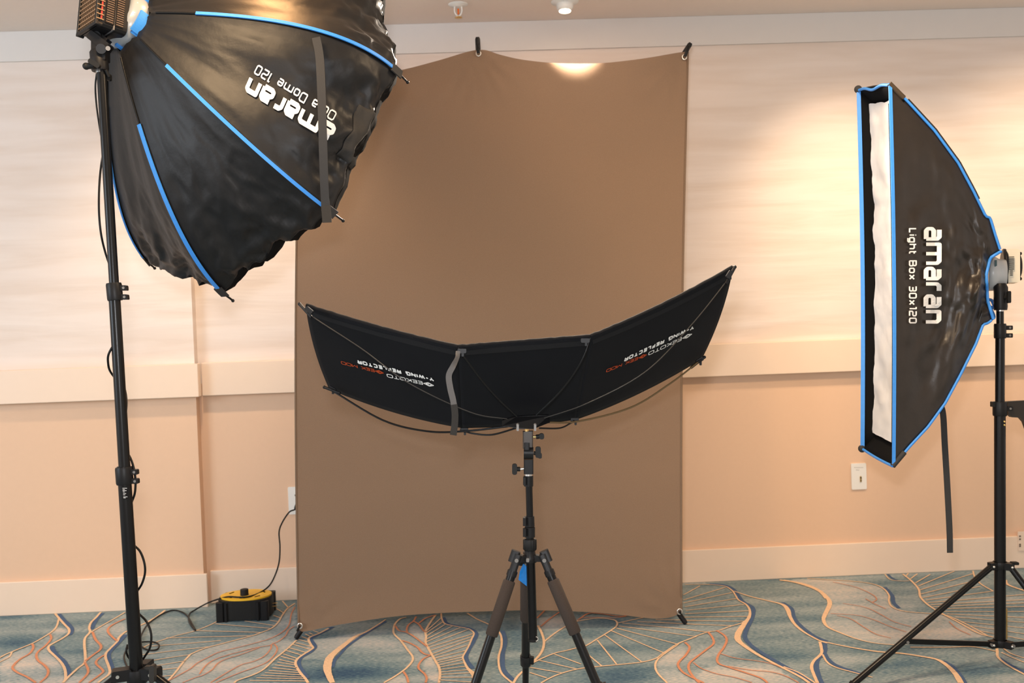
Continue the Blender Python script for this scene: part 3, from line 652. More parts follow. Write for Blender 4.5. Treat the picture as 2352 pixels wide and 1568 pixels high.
rib = MB(); rib.box(L_(.101, 0, 0), AX, sd2, up2, .004, .1005*sc_, .1140*sc_); rib.build('housing_rib', mat('grey_rib', (.09, .085, .085), .35), lamp, bevel=.001)
gr = MB()
for i in range(9): gr.box(L_(.200, -.040+.010*i, 0), AX, sd2, up2, .005, .0030, .098*sc_)
for i in range(8): gr.box(L_(.192, 0, -.042+.011*i), AX, sd2, up2, .020, .104*sc_, .0024)
gr.build('back_grille', mat('bronze_grille', (.30, .19, .11), .35, .3, .6, .1), lamp)
fr_ = MB()
for a in (-1, 1):
    for b in (-1, 1): fr_.cyl(L_(.175, a*.046, b*.053), L_(.207, a*.046, b*.053), .0065)
    fr_.box(L_(.207, 0, a*.053), AX, sd2, up2, .008, .104*sc_, .009); fr_.box(L_(.207, a*.047, 0), AX, sd2, up2, .008, .009, .112*sc_)
fr_.build('back_frame', PLAST, lamp, bevel=.001)
MB().box(L_(.182, 0, -.005), AX, sd2, up2, .004, .1*sc_, .08).build('red_trim', RED, lamp)
AX = OX

# ------------------------------------------------------------------ left light stand
LD = 2.67
def cl(x, y, d=LD): return px(x, y, d)
base = onz(330, 1766)
stand = thing('light_stand', V((cl(318, 1540).x, cl(318, 1540).y, 0)), 'tall black light stand with wound cable holding the octagonal softbox', 'light stand')
def sect(name, a, b, r, parent, m=BLACK): return MB().cyl(a, b, r, None, 28).build(name, m, parent)
sect('upper_pole', cl(231, 130), cl(262, 652), .0127, stand); sect('middle_pole', cl(261, 650), cl(286, 1075), .0152, stand)
sect('lower_pole', cl(284, 1070), cl(320, 1640), .0174, stand)
MB().cyl(cl(231.4, 163), cl(231.7, 168), .0131).build('steel_collar', STEEL, stand)
def clampo(a, b, r, parent, side, name='clamp', tw=.022, gap=True):
    a, b = V(a), V(b); ax = (b-a).normalized(); s = V(side).normalized(); n = ax.cross(s).normalized(); L = (b-a).length
    m = MB().lathe(a, ax, [(0, r*.93), (L*.1, r), (L*.9, r), (L, r*.93)], 28)
    for f in ((.20, .72) if gap else (.4,)):
        m.bbox(a+ax*(L*f+L*.08)+s*(r+tw*.35), s, ax, n, tw, L*.30, .016, .2)
    o = m.build(name, PLAST, parent, bevel=.0008)
    for f in ((.28, .80) if gap else (.48,)):
        p = a+ax*(L*f)+s*(r+tw*.42); MB().cyl(p-n*.0095, p+n*.0095, .0035).build('bolt', BOLT, o)
    return o
clampo(cl(261, 650), cl(265, 690), .0205, stand, RT, tw=.018); clampo(cl(284, 1072), cl(287, 1112), .0225, stand, RT, tw=.018)
lb = MB(); n_ = -FW; a0, a1 = cl(291, 1118), cl(293, 1142)
def stick(x, y): return cl(x, y)-FW*.0182
lb.add([stick(286, 1117), stick(300, 1117), stick(302, 1143), stick(288, 1143)], [(0, 1, 2, 3)])
lo = lb.build('sticker', DARKGAP, stand)
sm_ = MB()
for yy, xa, xb in ((1118.5, 287.5, 298), (1121.5, 288, 293), (1124, 288, 297), (1127, 288.5, 293), (1130.5, 289, 296), (1133.5, 289, 294), (1138, 289.5, 299), (1140.5, 290, 295)):
    sm_.add([stick(xa, yy-.5)-FW*.001, stick(xb, yy-.5)-FW*.001, stick(xb, yy+.5)-FW*.001, stick(xa, yy+.5)-FW*.001], [(0, 1, 2, 3)])
sm_.build('printed_lines', PRINT, lo)
# head bracket on top of the stand
hb = thing('tilt_bracket', cl(230, 165), 'black tilting bracket with wing knob joining light head to left stand', 'bracket')
m = MB().lathe(cl(230, 163), (cl(226, 118)-cl(230, 163)), [(0, .021), (.006, .023), (.050, .023), (.056, .019)], 28); m.build('socket', PLAST, hb)
ln_ = (cl(214, 105)-cl(250, 105)).normalized()
m = MB(); m.bbox(cl(221, 118), RT, UP, FW, .014, .060, .034, .3); m.bbox(cl(243, 122), RT, UP, FW, .010, .045, .034, .3); m.build('fork', PLAST, hb, bevel=.001)
m = MB(); axb = (cl(252, 116)-cl(210, 84)).normalized(); nb = FW.cross(axb).normalized()
m.bbox(cl(230, 97), axb, nb, FW, .062, .024, .036, .25); m.cyl(cl(232, 112, 2.64), cl(232, 112, 2.70), .013); m.build('tilt_arm', PLAST, hb, bevel=.001)
MB().cyl(cl(248, 111, 2.62), cl(248, 111, 2.70), .0060).build('pivot_bolt', BOLT, hb)
m = MB(); m.cyl(cl(198, 152, 2.64), cl(216, 150, 2.64), .0085); m.ball(cl(198, 152, 2.64), .0095, 8)
wg = (cl(228, 153, 2.63)-cl(206, 139, 2.63)).normalized(); m.bbox(cl(217, 146, 2.63), wg, wg.cross(FW), FW, .034, .013, .010, .4); m.build('wing_knob', RUBBER, hb)
m = MB(); m.bbox(cl(250, 178, 2.68), RT, UP, FW, .012, .018, .012, .3); m.cyl(cl(243, 160, 2.66), cl(250, 176, 2.67), .004); m.build('lock_knob', RUBBER, hb)
m = MB().cyl(cl(222, 82, 2.66), cl(238, 78, 2.70), .012); m.box(cl(238, 88, 2.68), axb, nb, FW, .034, .012, .03); m.build('yoke', PLAST, hb)
# base of the stand
hubc = cl(316, 1543)
sx = V((hubc.x, hubc.y, hubc.z)); hb2 = MB()
hb2.lathe(cl(315, 1536), (cl(317, 1568)-cl(315, 1536)), [(0, .026), (.01, .028), (.03, .028), (.037, .024)], 28)
for dx, dy in ((-1, -.35), (1, -.3), (.1, 1)):
    d = V((dx, dy, 0)).normalized(); hb2.bbox(hubc+d*.040, d, Z, d.cross(Z), .050, .030, .034, .2)
hub = hb2.build('leg_hub', PLAST, stand, bevel=.001)
for dx, dy in ((-1, -.35), (1, -.3)):
    d = V((dx, dy, 0)).normalized(); p = hubc+d*.050; t = d.cross(Z); MB().cyl(p-t*.019, p+t*.019, .0045).build('bolt', STEEL, hub)
m = MB(); m.bbox(cl(351, 1546, 2.62), RT, UP, FW, .013, .046, .020, .4); m.cyl(cl(352, 1535, 2.62), cl(335, 1535, 2.66), .007); m.build('lock_lever', mat('worn_grey_plastic', (.030, .028, .026), .4, 0, .3), stand, bevel=.001)
lowz = V((cl(320, 1640).x, cl(320, 1640).y, .10))
def leg3(parent, top, foot, r, low, midf, foot_name='rubber_foot', bolts=True):
    top, foot = V(top), V(foot); m = MB().cyl(top, foot+V((0, 0, .012)), r); o = m.build('leg', BLACK, parent)
    d = (foot-top).normalized()
    MB().cyl(foot+V((0, 0, .012))-d*.03, V((foot.x, foot.y, .004)), r*1.25, r*1.1).build(foot_name, RUBBER, o)
    md = top.lerp(foot, midf); ax = (md-low).normalized()
    b = MB().box((md+low)/2, ax, ax.cross(Z).normalized(), ax.cross(ax.cross(Z)).normalized(), (md-low).length, .007, .016).build('brace', BLACK, parent, bevel=.001)
    if bolts:
        for p in (md, low+ax*.008): MB().cyl(p-FW*(r+.004), p+FW*.004, .0045).build('bolt', BOLT, b)
    return o
MB().lathe(lowz-Z*.012, Z, [(0, .022), (.004, .026), (.022, .026), (.026, .022)], 24).build('lower_hub', PLAST, stand)
sect('centre_pole', cl(319, 1620), lowz-Z*.01, .0174, stand)
vb_ = V((hubc.x-O.x, hubc.y-O.y, 0)).normalized()*.46
for dx, dy in ((-.40, -.17), (.44, -.16), (vb_.x, vb_.y)):
    d = V((dx, dy, 0)); leg3(stand, hubc+d.normalized()*.052+Z*(-.004), V((hubc.x, hubc.y, 0))+d, .0105, lowz+d.normalized()*.026, .50)

# power cable wound around the left stand
CABLE = mat('black_cable', (.008, .0075, .0075), .42, 0, .2, .1)
def cxy(lst): return cat([px(*p) for p in lst], 8)
m = MB()
m.tube(cxy([(222, 168, 2.69), (219, 200, 2.70), (222, 245, 2.70), (230, 300, 2.70), (240, 350, 2.71)]), .0024)
m.tube(cxy([(240, 330, 2.71), (230, 400, 2.70), (227, 470, 2.68), (231, 530, 2.68), (242, 580, 2.70), (262, 640, 2.715), (272, 690, 2.70), (274, 730, 2.68), (268, 780, 2.665), (256, 800, 2.66), (249, 815, 2.66), (248, 830, 2.67), (252, 850, 2.69), (266, 870, 2.71), (284, 888, 2.70), (290, 915, 2.68), (289, 945, 2.67), (283, 960, 2.69), (272, 990, 2.71), (280, 1025, 2.705), (296, 1045, 2.69), (306, 1070, 2.68), (311, 1100, 2.68), (310, 1130, 2.68), (303, 1152, 2.69), (292, 1180, 2.71), (294, 1220, 2.71), (304, 1247, 2.70), (321, 1265, 2.69), (331, 1290, 2.68), (333, 1315, 2.68), (326, 1340, 2.68), (315, 1358, 2.69), (302, 1380, 2.71), (308, 1400, 2.71), (320, 1410, 2.70), (337, 1428, 2.68), (347, 1455, 2.67), (345, 1485, 2.67), (334, 1505, 2.68), (324, 1517, 2.69), (310, 1520, 2.71), (296, 1510, 2.71), (290, 1495, 2.70), (293, 1480, 2.71)]), .0030)
tag(m.build('wound_cable', CABLE), 'black power cable wound loosely around the left light stand pole', 'cable')

# ------------------------------------------------------------------ strip softbox on the right
strip_b = thing('strip_softbox', px(2045, 630, 3.2), 'tall narrow black strip softbox with blue edging on the right stand', 'softbox')
def pl(pts, t):
    L = [0]
    for a, b in zip(pts, pts[1:]): L.append(L[-1]+math.hypot(b[0]-a[0], b[1]-a[1]))
    v = t*L[-1]
    return (float(np.interp(v, L, [p[0] for p in pts])), float(np.interp(v, L, [p[1] for p in pts])))
TOP = [(2042, 192), (2085, 235), (2145, 300), (2200, 375), (2235, 440), (2263, 497), (2273, 500), (2285, 540), (2297, 577)]
BOT = [(2050, 1070), (2088, 1025), (2130, 980), (2170, 925), (2205, 860), (2240, 790), (2257, 745), (2268, 742), (2279, 733)]
END = [(2297, 577), (2272, 592), (2263, 630), (2266, 690), (2279, 733)]
def dn(t): return 3.06+.06*t
def nearp(t, s):
    a, b = pl(TOP, t), pl(BOT, t); e = pl(END, s); a1, b1 = TOP[-1], BOT[-1]
    k = t**5; x = a[0]+(b[0]-a[0])*s+k*(e[0]-(a1[0]+(b1[0]-a1[0])*s)); y = a[1]+(b[1]-a[1])*s+k*(e[1]-(a1[1]+(b1[1]-a1[1])*s))
    ed = 4*s*(1-s); xx = x+(5*math.sin(s*3.14)*(1-t)**6)
    w = .015*ed*min(1, t*4)*(noise.noise(V((t*5, s*7, 2)))+.6*noise.noise(V((t*12, s*16, 5)))+.8*abs(noise.noise(V((t*7+s*9, s*5-t*6, 8.)))))
    # a deep crease near the ring
    w += .016*ed*min(1, t*3)*math.sin(9*t+7*s+1.5*noise.noise(V((t*3, s*4, 0))))*noise.noise(V((t*2+4, s*3, 1.5)))*2
    w += .030*math.exp(-((t-.86)/.10)**2-((s-.60)/.12)**2)
    return px(xx, y, dn(t)-w+.02*ed*t*(1-t))
OF0 = px(1971, 205, 3.33)-px(2042, 192, 3.06); OF0b = px(1980, 1030, 3.33)-px(2050, 1070, 3.06)
OF1 = camv(.02, -.0, .12)
def off(t, s): return (OF0.lerp(OF0b, s))*(1-t)+OF1*t
npn = MB().grid(nearp, 46, 70); npn.build('side_panel', NYLONB, strip_b, solid=.0012)
MB().grid(lambda t, s: nearp(t, s)+off(t, s), 24, 30).build('side_panel', NYLONB, strip_b, solid=.0012)
MB().grid(lambda t, w: nearp(t, 0)+off(t, 0)*w+UP*(.003*math.sin(math.pi*w)), 30, 6).build('end_panel', NYLONB, strip_b, solid=.0012)
MB().grid(lambda t, w: nearp(t, 1)+off(t, 1)*w-UP*(.003*math.sin(math.pi*w)), 30, 6).build('end_panel', NYLONB, strip_b, solid=.0012)
axs = camv(1, 0, .02).normalized()
# blue edging
def bl(pts, w, up_, name='blue_edging', r=None):
    o = (MB().tube(pts, r) if r else MB().ribbon(pts, w, up_, .004)).build(name, BLUE, strip_b); o['label'] = 'bright blue edging'; return o
bl([nearp(0, s/40)-FW*.004+RT*.002 for s in range(41)], .010, -FW)
bl([nearp(0, s/40)+off(0, s/40)-FW*.004 for s in range(41)], .013, -FW-RT*.3)
def topedge(w): return nearp(0, 0)+off(0, 0)*w+UP*(.006*math.sin(w*9)*math.sin(math.pi*w)-.004)
bl([topedge(w/16) for w in range(17)], .010, -FW, r=.0048)
bl([nearp(0, 1)+off(0, 1)*(w/10)-UP*(.003*math.sin(3.14*w/10)) for w in range(11)], .010, -FW, r=.0045)
bl([nearp(.09+.90*i/60, 0)-FW*.004 for i in range(61)], .010, -FW, r=.0042)
bl([nearp(.09+.90*i/60, 1)-FW*.004 for i in range(61)], .010, -FW, r=.0042)
bl([nearp(1, i/20)-FW*.003+RT*.002 for i in range(21)], .010, -FW, r=.0048)
bl(cat([px(2279, 733, 3.16), px(2284, 728, 3.18), px(2280, 716, 3.2), px(2274, 706, 3.21)], 6), .01, -FW, r=.004)
bl(cat([px(2270, 688, 3.2), px(2278, 690, 3.21), px(2284, 706, 3.22), px(2276, 705, 3.22), px(2268, 700, 3.2)], 6), .01, -FW, r=.005)
MB().tube([nearp(.12+.60*i/30, 0)+RT*.008+UP*.006+FW*.012 for i in range(31)], .006).build('seam_cover', NYLONB, strip_b)
m = MB().tube([nearp(.10*i/6, 0)-FW*.001 for i in range(7)], .0085); m.build('corner_sleeve', mat('brown_black_webbing', (.05, .032, .016), .8), strip_b)
m = MB().tube([nearp(.10*i/6, 1)-FW*.001 for i in range(7)], .0085); m.build('corner_sleeve', STRAP, strip_b)
for s in (0, 1): MB().ball(nearp(0, s)+off(0, s), .013, 8).build('corner_cap', STRAP, strip_b)
# inner lip and diffuser
INR = axs*.030
def fe(w, s): return nearp(0, s)+off(0, s)*w
lip = MB(); lip.grid(lambda a, s: fe(1, s)+INR*a*1.6-FW*.022*a, 3, 20); lip.grid(lambda a, w: fe(w, 0)+INR*a*1.6-UP*.056*a, 3, 8); lip.grid(lambda a, w: fe(w, 1)+INR*a*1.6+UP*.056*a, 3, 8); lip.grid(lambda a, s: fe(0, .05+.9*s)+INR*a*1.3+FW*(.010+.016*a), 3, 20)
lip.build('inner_lip', mat('matte_black_lining', (.006, .006, .006), .9, 0, .1), strip_b, solid=.001)
def dif(w, s):
    p = fe(.05+.90*w, .030+.928*s)+INR
    edge = 8*(1-math.sin(math.pi*min(1, max(0, (s*1.0)))))
    bow = .020*math.sin(math.pi*s)*w
    return p+axs*(.006*noise.noise(V((w*3, s*14, 1)))+.003*noise.noise(V((w*8, s*40, 4))))-off(0, s).normalized()*bow*1.0+UP*(.006*noise.noise(V((w*6, s*2, 9))))*(1 if s < .1 else 0)-UP*(.014*(1-s)**6)+UP*.006*s**8
MB().grid(dif, 12, 90).build('diffuser', DIFF, strip_b)['label'] = 'white front diffuser'
bv2 = bvh_of(npn)
decal('printed_logo', 'amaran', (2122, 525), (2121, 739), (54, 0), .205, .31, PRINT, strip_b, bv2, off=.012)['label'] = 'white printed word amaran'
decal('printed_text', 'Light Box 30x120', (2087.5, 525), (2087.5, 741), (18.5, 0), .19, .36, PRINT, strip_b, bv2, off=.012, space=.7)['label'] = 'white printed words Light Box 30x120'
stp = cat([px(x, y, 3.15) for x, y in ((2158, 925), (2166, 950), (2170, 1020), (2176, 1120), (2181, 1220), (2182, 1269))], 8)
MB().ribbon(stp, .0185, lambda t: V((-.25*math.sin(t*3), -1, 0)), .002).build('strap', STRAP, strip_b)['label'] = 'black hanging strap'

# right lamp head (small cream coloured)
RD = 3.24
lampr = thing('studio_light', px(2322, 610, RD), 'small cream studio light head behind the tall strip softbox', 'light')
ac = px(2288, 628, RD); u3 = UP; axs = camv(.955, 0, -.295).normalized()
MB().lathe(px(2266, 628, RD-.02), axs, [(0, .050), (.004, .057), (.022, .056), (.03, .050), (.036, .046), (.055, .044), (.056, .02)], 36).build('reflector_ring', mat('grey_ring', (.55, .55, .54), .3), lampr)
MB().ribbon([px(2287, y, RD-.075) for y in (597, 610, 630, 636)], .007, -FW, .002).build('ring_slot', mat('dark_teal_gap', (.05, .10, .11), .5), lampr)
MB().lathe(px(2301, 608, RD), axs, [(0, .042), (.003, .052), (.010, .052), (.014, .046)], 32).build('front_plate', PLAST, lampr)
bb = px(2322, 612, RD); MB().bbox(bb, axs, u3, axs.cross(u3), .040, .108, .080, .16).build('housing', CREAM, lampr, bevel=.003)
m = MB(); nside = axs.cross(u3); nside = nside if nside.dot(FW) < 0 else -nside
for i in range(10):
    y = 590+i*4.6; m.box(px(2323, y, RD-.0415), axs, u3, nside, .016 if i < 7 else .008, .0022, .004)
m.build('vent_slots', DARKGAP, lampr)
m = MB().lathe(px(2336, 612, RD), axs, [(0, .046), (.006, .044), (.011, .030), (.013, .004)], 24)
for y in (582, 640): m.cyl(px(2337, y, RD-.02), px(2345, y, RD-.018), .005)
m.build('fan_cover', RUBBER, lampr)
m = MB(); m.bbox(px(2303, 640, RD-.03), RT, UP, FW, .026, .036, .020, .2); m.bbox(px(2298, 627, RD-.03), RT, UP, FW, .018, .012, .018, .3); m.build('yoke', PLAST, lampr, bevel=.001)

# right light stand
RS = 3.18
stand_r = thing('light_stand', V((px(2297, 1475, RS).x, px(2297, 1475, RS).y, 0)), 'black light stand with spread legs holding the strip softbox at right', 'light stand')
c2 = lambda x, y, d=RS: px(x, y, d)
m = MB().lathe(c2(2298, 712), UP, [(0, .0195), (.01, .021), (.05, .020), (.075, .021), (.085, .016)], 24); m.bbox(c2(2300, 668), RT, UP, FW, .028, .034, .030, .25); m.build('head_joint', PLAST, stand_r, bevel=.001)
m = MB(); m.cyl(c2(2305, 682, 3.16), c2(2316, 684, 3.16), .006); m.bbox(c2(2317, 682, 3.15), RT, UP, FW, .010, .038, .012, .4); m.build('lock_lever', RUBBER, stand_r)
MB().cyl(c2(2297, 712), c2(2297, 715), .0120).build('steel_collar', STEEL, stand_r)
sect('upper_pole', c2(2297, 713), c2(2297, 760), .0112, stand_r); sect('middle_pole', c2(2297, 750), c2(2296.5, 940), .0142, stand_r); sect('lower_pole', c2(2296.5, 935), c2(2297, 1474), .0172, stand_r)
clampo(c2(2297, 743), c2(2297, 777), .0185, stand_r, RT, tw=.022); clampo(c2(2296.5, 922), c2(2296.5, 955), .0215, stand_r, RT, tw=.020, gap=False)
MB().bbox(c2(2280, 928), RT, UP, FW, .008, .017, .018, .3).build('clamp_screw', RUBBER, stand_r)
for y in (968, 976): MB().ball(c2(2307, y, RS-.016), .004, 6).build('bolt', BRASS, stand_r)
h1 = c2(2297, 1297); h2 = c2(2297, 1476)
def tri_hub(c, r, w, name, par, dirs, hh=.022):
    m = MB().lathe(c-Z*hh/2, Z, [(0, r*.95), (.002, r), (hh-.002, r), (hh, r*.95)], 24)
    for d in dirs: d = V((d[0], d[1], 0)).normalized(); m.bbox(c+d*(r+w/2-.006), d, d.cross(Z), Z, w, .022, hh, .15)
    return m.build(name, PLAST, par, bevel=.001)
fL = onz(1945, 1592); fR = onz(2530, 1590); dL = V((fL.x-h1.x, fL.y-h1.y, 0)); dR = V((fR.x-h1.x, fR.y-h1.y, 0)); dB = V((h1.x-O.x, h1.y-O.y, 0)).normalized()*.50
tri_hub(h1, .022, .026, 'upper_hub', stand_r, (dL, dR, dB)); tri_hub(h2, .022, .024, 'lower_hub', stand_r, (dL, dR, dB))
for d in (dL, dR, dB): leg3(stand_r, h1+d.normalized()*.034-Z*.002, V((h1.x, h1.y, 0))+d, .0098, h2+d.normalized()*.030, .60)
for hh_ in (h1, h2):
    for d in (dL, dR): p = hh_+d.normalized()*.032; MB().ball(p-FW*.014, .0045, 6).build('bolt', STEEL, stand_r)
m = MB(); m.bbox(c2(2330, 1293, 3.16), RT, UP, FW, .022, .009, .016, .3); m.build('release_lever', RUBBER, stand_r)
m = MB(); m.box(onz(2314, 1470)-onz(2314, 1470)+c2(2312, 1432, 3.3), RT, UP, FW, .004, .10, .004); m.build('leg_label', BRASS, stand_r)
# side arm clamped to the stand
arm = [(2308, 921), (2345, 919), (2420, 916), (2430, 1010), (2395, 1010), (2352, 985), (2346, 968), (2337, 958), (2318, 957), (2309, 950)]
m = MB().prism([c2(x, y, 3.20) for x, y in arm][::-1], -FW*.02)
tag(m.build('shelf_bracket', mat('dark_brown_black', (.018, .013, .009), .5), bevel=.002), 'black curved bracket sticking out from the right stand at frame edge', 'bracket')

# ------------------------------------------------------------------ winged reflector on the tripod
rf = thing('winged_reflector', px(1208, 968, 2.6), 'black three-panel winged reflector spread above the tripod', 'reflector')
TLc, Ac, Bc, TRc = (703, 702, 2.60), (1052, 797, 2.50), (1356, 773, 2.50), (1683, 614, 2.62)
BLc, AL, BR_, BRc = (757, 893, 2.84), (1062, 982, 2.70), (1322, 963, 2.70), (1611, 824, 2.86)
def quad(a, b, c, d, ctop=0, cbot=0, cl_=0, cr_=0):
    "a,b top corners, c,d bottom corners (px,py,depth)"
    def fn(u, w):
        t = [a[i]+(b[i]-a[i])*u for i in range(3)]; s = [c[i]+(d[i]-c[i])*u for i in range(3)]
        t[1] += ctop*4*u*(1-u); s[1] += cbot*4*u*(1-u)
        p = [t[i]+(s[i]-t[i])*w for i in range(3)]
        p[0] += (cl_*(1-u)+cr_*u)*4*w*(1-w)
        wr = .004*noise.noise(V((p[0]*.012, p[1]*.02, 1)))
        return px(p[0], p[1], p[2]+wr-.010*math.sin(math.pi*u)*math.sin(math.pi*w))
    return fn
qs = [quad(TLc, Ac, BLc, AL, 5, 10, -8, 0), quad(Ac, Bc, AL, BR_, 0, 4), quad(Bc, TRc, BR_, BRc, 8, 10, 0, 9)]
pm = [MB().grid(f_, 34, 20) for f_ in qs]
for b in pm: b.build('cloth_panel', REFL, rf, solid=.003)
for f_ in qs:
    MB().tube([f_(i/30, 0)+UP*.001+FW*.004+UP*.002*noise.noise(V((i*.7, 0, 0))) for i in range(31)], .0055).build('rolled_hem', REFL, rf)
    MB().ribbon([f_(.02+.96*i/30, .07)-FW*.003 for i in range(31)], .016, lambda t: -FW-UP*.5, .002).build('edge_band', mat('grey_black_band', (.011, .011, .012), .75, 0, .15, .3, 600, .3, 1500, .0005), rf)
    MB().grid(lambda u, w: f_(u, .03+.94*w)+FW*.006+UP*.002, 10, 6).build('silver_face', SILVER, rf)
bv3 = bvh_of(*pm)
decal('printed_text', 'Y-WING REFLECTOR', (994, 867), (821, 826), (2.5, 9.0), .30, .45, PRINT, rf, bv3, wide=1.15, space=1.0, off=.008)['label'] = 'white printed words Y-WING REFLECTOR'
decal('printed_text', '*EEKOTO', (995, 881), (888, 858), (2.5, 8), .17, .3, PRINT, rf, bv3, wide=1.5, off=.008)['label'] = 'white printed word with diamond emblem'
decal('printed_text', '*EEK MOD', (880, 853), (783, 829), (2, 7), .17, .3, PRINTO, rf, bv3, wide=1.5, off=.008, space=.8)['label'] = 'orange printed words with diamond emblem'
decal('printed_text', 'Y-WING REFLECTOR', (1594, 747), (1436, 821), (-1.5, 9), .30, .45, PRINT, rf, bv3, wide=1.15, space=1.0, off=.008)['label'] = 'white printed words Y-WING REFLECTOR'
decal('printed_text', '*EEKOTO', (1590, 763), (1491, 808), (-1.5, 8), .17, .3, PRINT, rf, bv3, wide=1.5, off=.008)['label'] = 'white printed word with diamond emblem'
decal('printed_text', '*EEK MOD', (1486, 811), (1394, 848), (-1.5, 7), .17, .3, PRINTO, rf, bv3, wide=1.5, off=.008, space=.8)['label'] = 'orange printed words with diamond emblem'
GREYROD = mat('silver_rod', (.06, .055, .05), .35, .5)
def rod(pts, r=.0021, m=BLACK, tip=True):
    P = cat([px(*p) for p in pts], 8); b = MB().tube(P, r)
    o = b.build('rod', m, rf)
    if tip:
        d = (P[-1]-P[-4]).normalized(); MB().tube([P[-1]-d*.052, P[-1]-d*.002], .0042).build('rod_sleeve', PLAST, o); t = MB().ball(P[-1], .0048, 6); t.build('rod_tip', BLACK, o)
    return o
rod([(1165, 962, 2.585), (1080, 946, 2.57), (940, 880, 2.545), (830, 800, 2.545), (720, 728, 2.57), (688, 698, 2.585)], .0014, GREYROD)
rod([(1187, 957, 2.585), (1125, 895, 2.54), (1070, 825, 2.49), (1052, 799, 2.485)], .0021, BLACK, False)
rod([(1232, 953, 2.585), (1290, 895, 2.54), (1335, 830, 2.49), (1356, 776, 2.485)], .0019, BLACK, False)
rod([(1250, 960, 2.585), (1350, 925, 2.55), (1480, 855, 2.54), (1580, 755, 2.56), (1665, 650, 2.59), (1688, 613, 2.60)], .0013, GREYROD)
rod([(1175, 978, 2.60), (1066, 990, 2.66), (980, 990, 2.69), (880, 965, 2.72), (768, 900, 2.77), (745, 889, 2.78)], .0027)
rod([(1250, 970, 2.60), (1330, 967, 2.66), (1450, 935, 2.71), (1540, 880, 2.75), (1600, 834, 2.80), (1618, 820, 2.81)], .0025, mat('bronze_rod', (.12, .075, .03), .35))
rod([(1185, 983, 2.60), (1130, 998, 2.62), (1085, 995, 2.65), (1066, 989, 2.67)], .0024, BLACK, False)
rod([(1238, 983, 2.60), (1285, 983, 2.62), (1310, 972, 2.65), (1319, 966, 2.66)], .0022, BLACK, False)
for p, a in (((1066, 987, 2.68), 0), ((1320, 964, 2.67), 0), ((1061, 806, 2.478), 0), ((1344, 782, 2.478), 0), ((763, 893, 2.79), .5), ((1607, 827, 2.81), -.6), ((710, 712, 2.56), .7), ((1675, 630, 2.585), -1)):
    e = RT*math.cos(a)-UP*math.sin(a); m = MB().bbox(px(*p), e, FW.cross(e), FW, .022, .011, .012, .3); m.bbox(px(p[0]+2, p[1]+6, p[2]), RT, UP, FW, .006, .014, .006, .3); m.build('corner_clip', PLAST, rf)
st = cat([px(*p) for p in ((1052, 806, 2.47), (1050, 822, 2.465), (1040, 842, 2.46), (1031, 862, 2.46), (1034, 890, 2.46), (1041, 920, 2.46), (1045, 950, 2.46), (1044, 978, 2.46), (1041, 999, 2.46))], 7)
MB().ribbon(st, lambda t: .011+.004*math.sin(t*3), lambda t: -FW+RT*(1.1*math.exp(-((t-.14)/.08)**2)), .0015).build('strap', mat('grey_strap', (.095, .088, .085), .6, 0, .4, .2, 500), rf)['label'] = 'grey hanging strap'
MB().ribbon(st[-20:], .0165, -FW, .003).build('strap_end', VELCRO, rf)
# hub plate
pl_ = [(1153, 966), (1185, 957), (1236, 954), (1262, 954), (1263, 970), (1225, 985), (1195, 985), (1153, 978)]
m = MB().prism([px(x, y, 2.575+(.02 if y < 960 else 0)) for x, y in pl_][::-1], FW*.045); m.build('hub_plate', BLACK, rf, bevel=.0015)
m = MB()
for x in (1189, 1229): m.bbox(px(x, 982, 2.565), RT, UP, FW, .006, .016, .008, .3); m.ball(px(x, 975, 2.565), .004, 6)
m.build('hub_screws', BOLT, rf)
MB().cyl(px(1209, 970, 2.60), px(1210, 990, 2.60), .0055).build('stud', BRASS, rf)

# ------------------------------------------------------------------ tripod
TD = 2.6
tp = lambda x, y, d=TD: px(x, y, d)
tri = thing('tripod', V((tp(1212, 1300).x, tp(1212, 1300).y, 0)), 'black travel tripod with foam leg grips standing in front of the brown backdrop', 'tripod')
m = MB(); a = RT; m.bbox(tp(1212.5, 1009), (RT+UP*.05).normalized(), FW, UP, .027, .026, .044, .12); m.build('upper_block', mat('bronze_black', (.04, .028, .020), .35), tri, bevel=.001)
m = MB().cyl(tp(1203, 1040, 2.59), tp(1225, 1040, 2.59), .0155); m.bbox(tp(1210, 1024, 2.585), RT, FW, UP, .014, .024, .018, .2); m.build('tilt_joint', PLAST, tri, bevel=.0008)
m = MB(); m.cyl(tp(1226, 1040, 2.59), tp(1234, 1041, 2.59), .005); m.bbox(tp(1236, 1038, 2.585), RT, UP, FW, .014, .029, .010, .35); m.bbox(tp(1240, 1046, 2.585), RT, UP, FW, .010, .014, .012, .35); m.build('wing_nut', RUBBER, tri)
MB().bbox(tp(1214, 1071), RT, FW, UP, .025, .026, .038, .12).build('lower_block', PLAST, tri, bevel=.001)
m = MB(); m.cyl(tp(1194, 1077), tp(1205, 1076), .003); o_ = m.build('knob_stem', STEEL, tri); m = MB(); m.bbox(tp(1182, 1077), RT, UP, FW, .013, .028, .016, .4); m.cyl(tp(1187, 1077), tp(1195, 1077), .006); m.build('knob', RUBBER, o_)
m = MB(); m.cyl(tp(1224, 1003), tp(1233, 1003), .003); o_ = m.build('knob_stem', BRASS, tri); m = MB(); m.bbox(tp(1244, 1001.5), RT, UP, FW, .013, .015, .016, .4); m.cyl(tp(1231, 1003), tp(1240, 1002), .006); m.build('knob', RUBBER, o_)
MB().cyl(tp(1214, 1088), tp(1214, 1093), .0105).build('steel_ring', STEEL, tri)
colm = MB(); colm.cyl(tp(1214, 1092), tp(1214, 1116), .0125); colm.bbox(tp(1205, 1104, 2.59), RT, FW, UP, .008, .02, .020, .3)
colm.build('clamp', PLAST, tri, bevel=.0008)
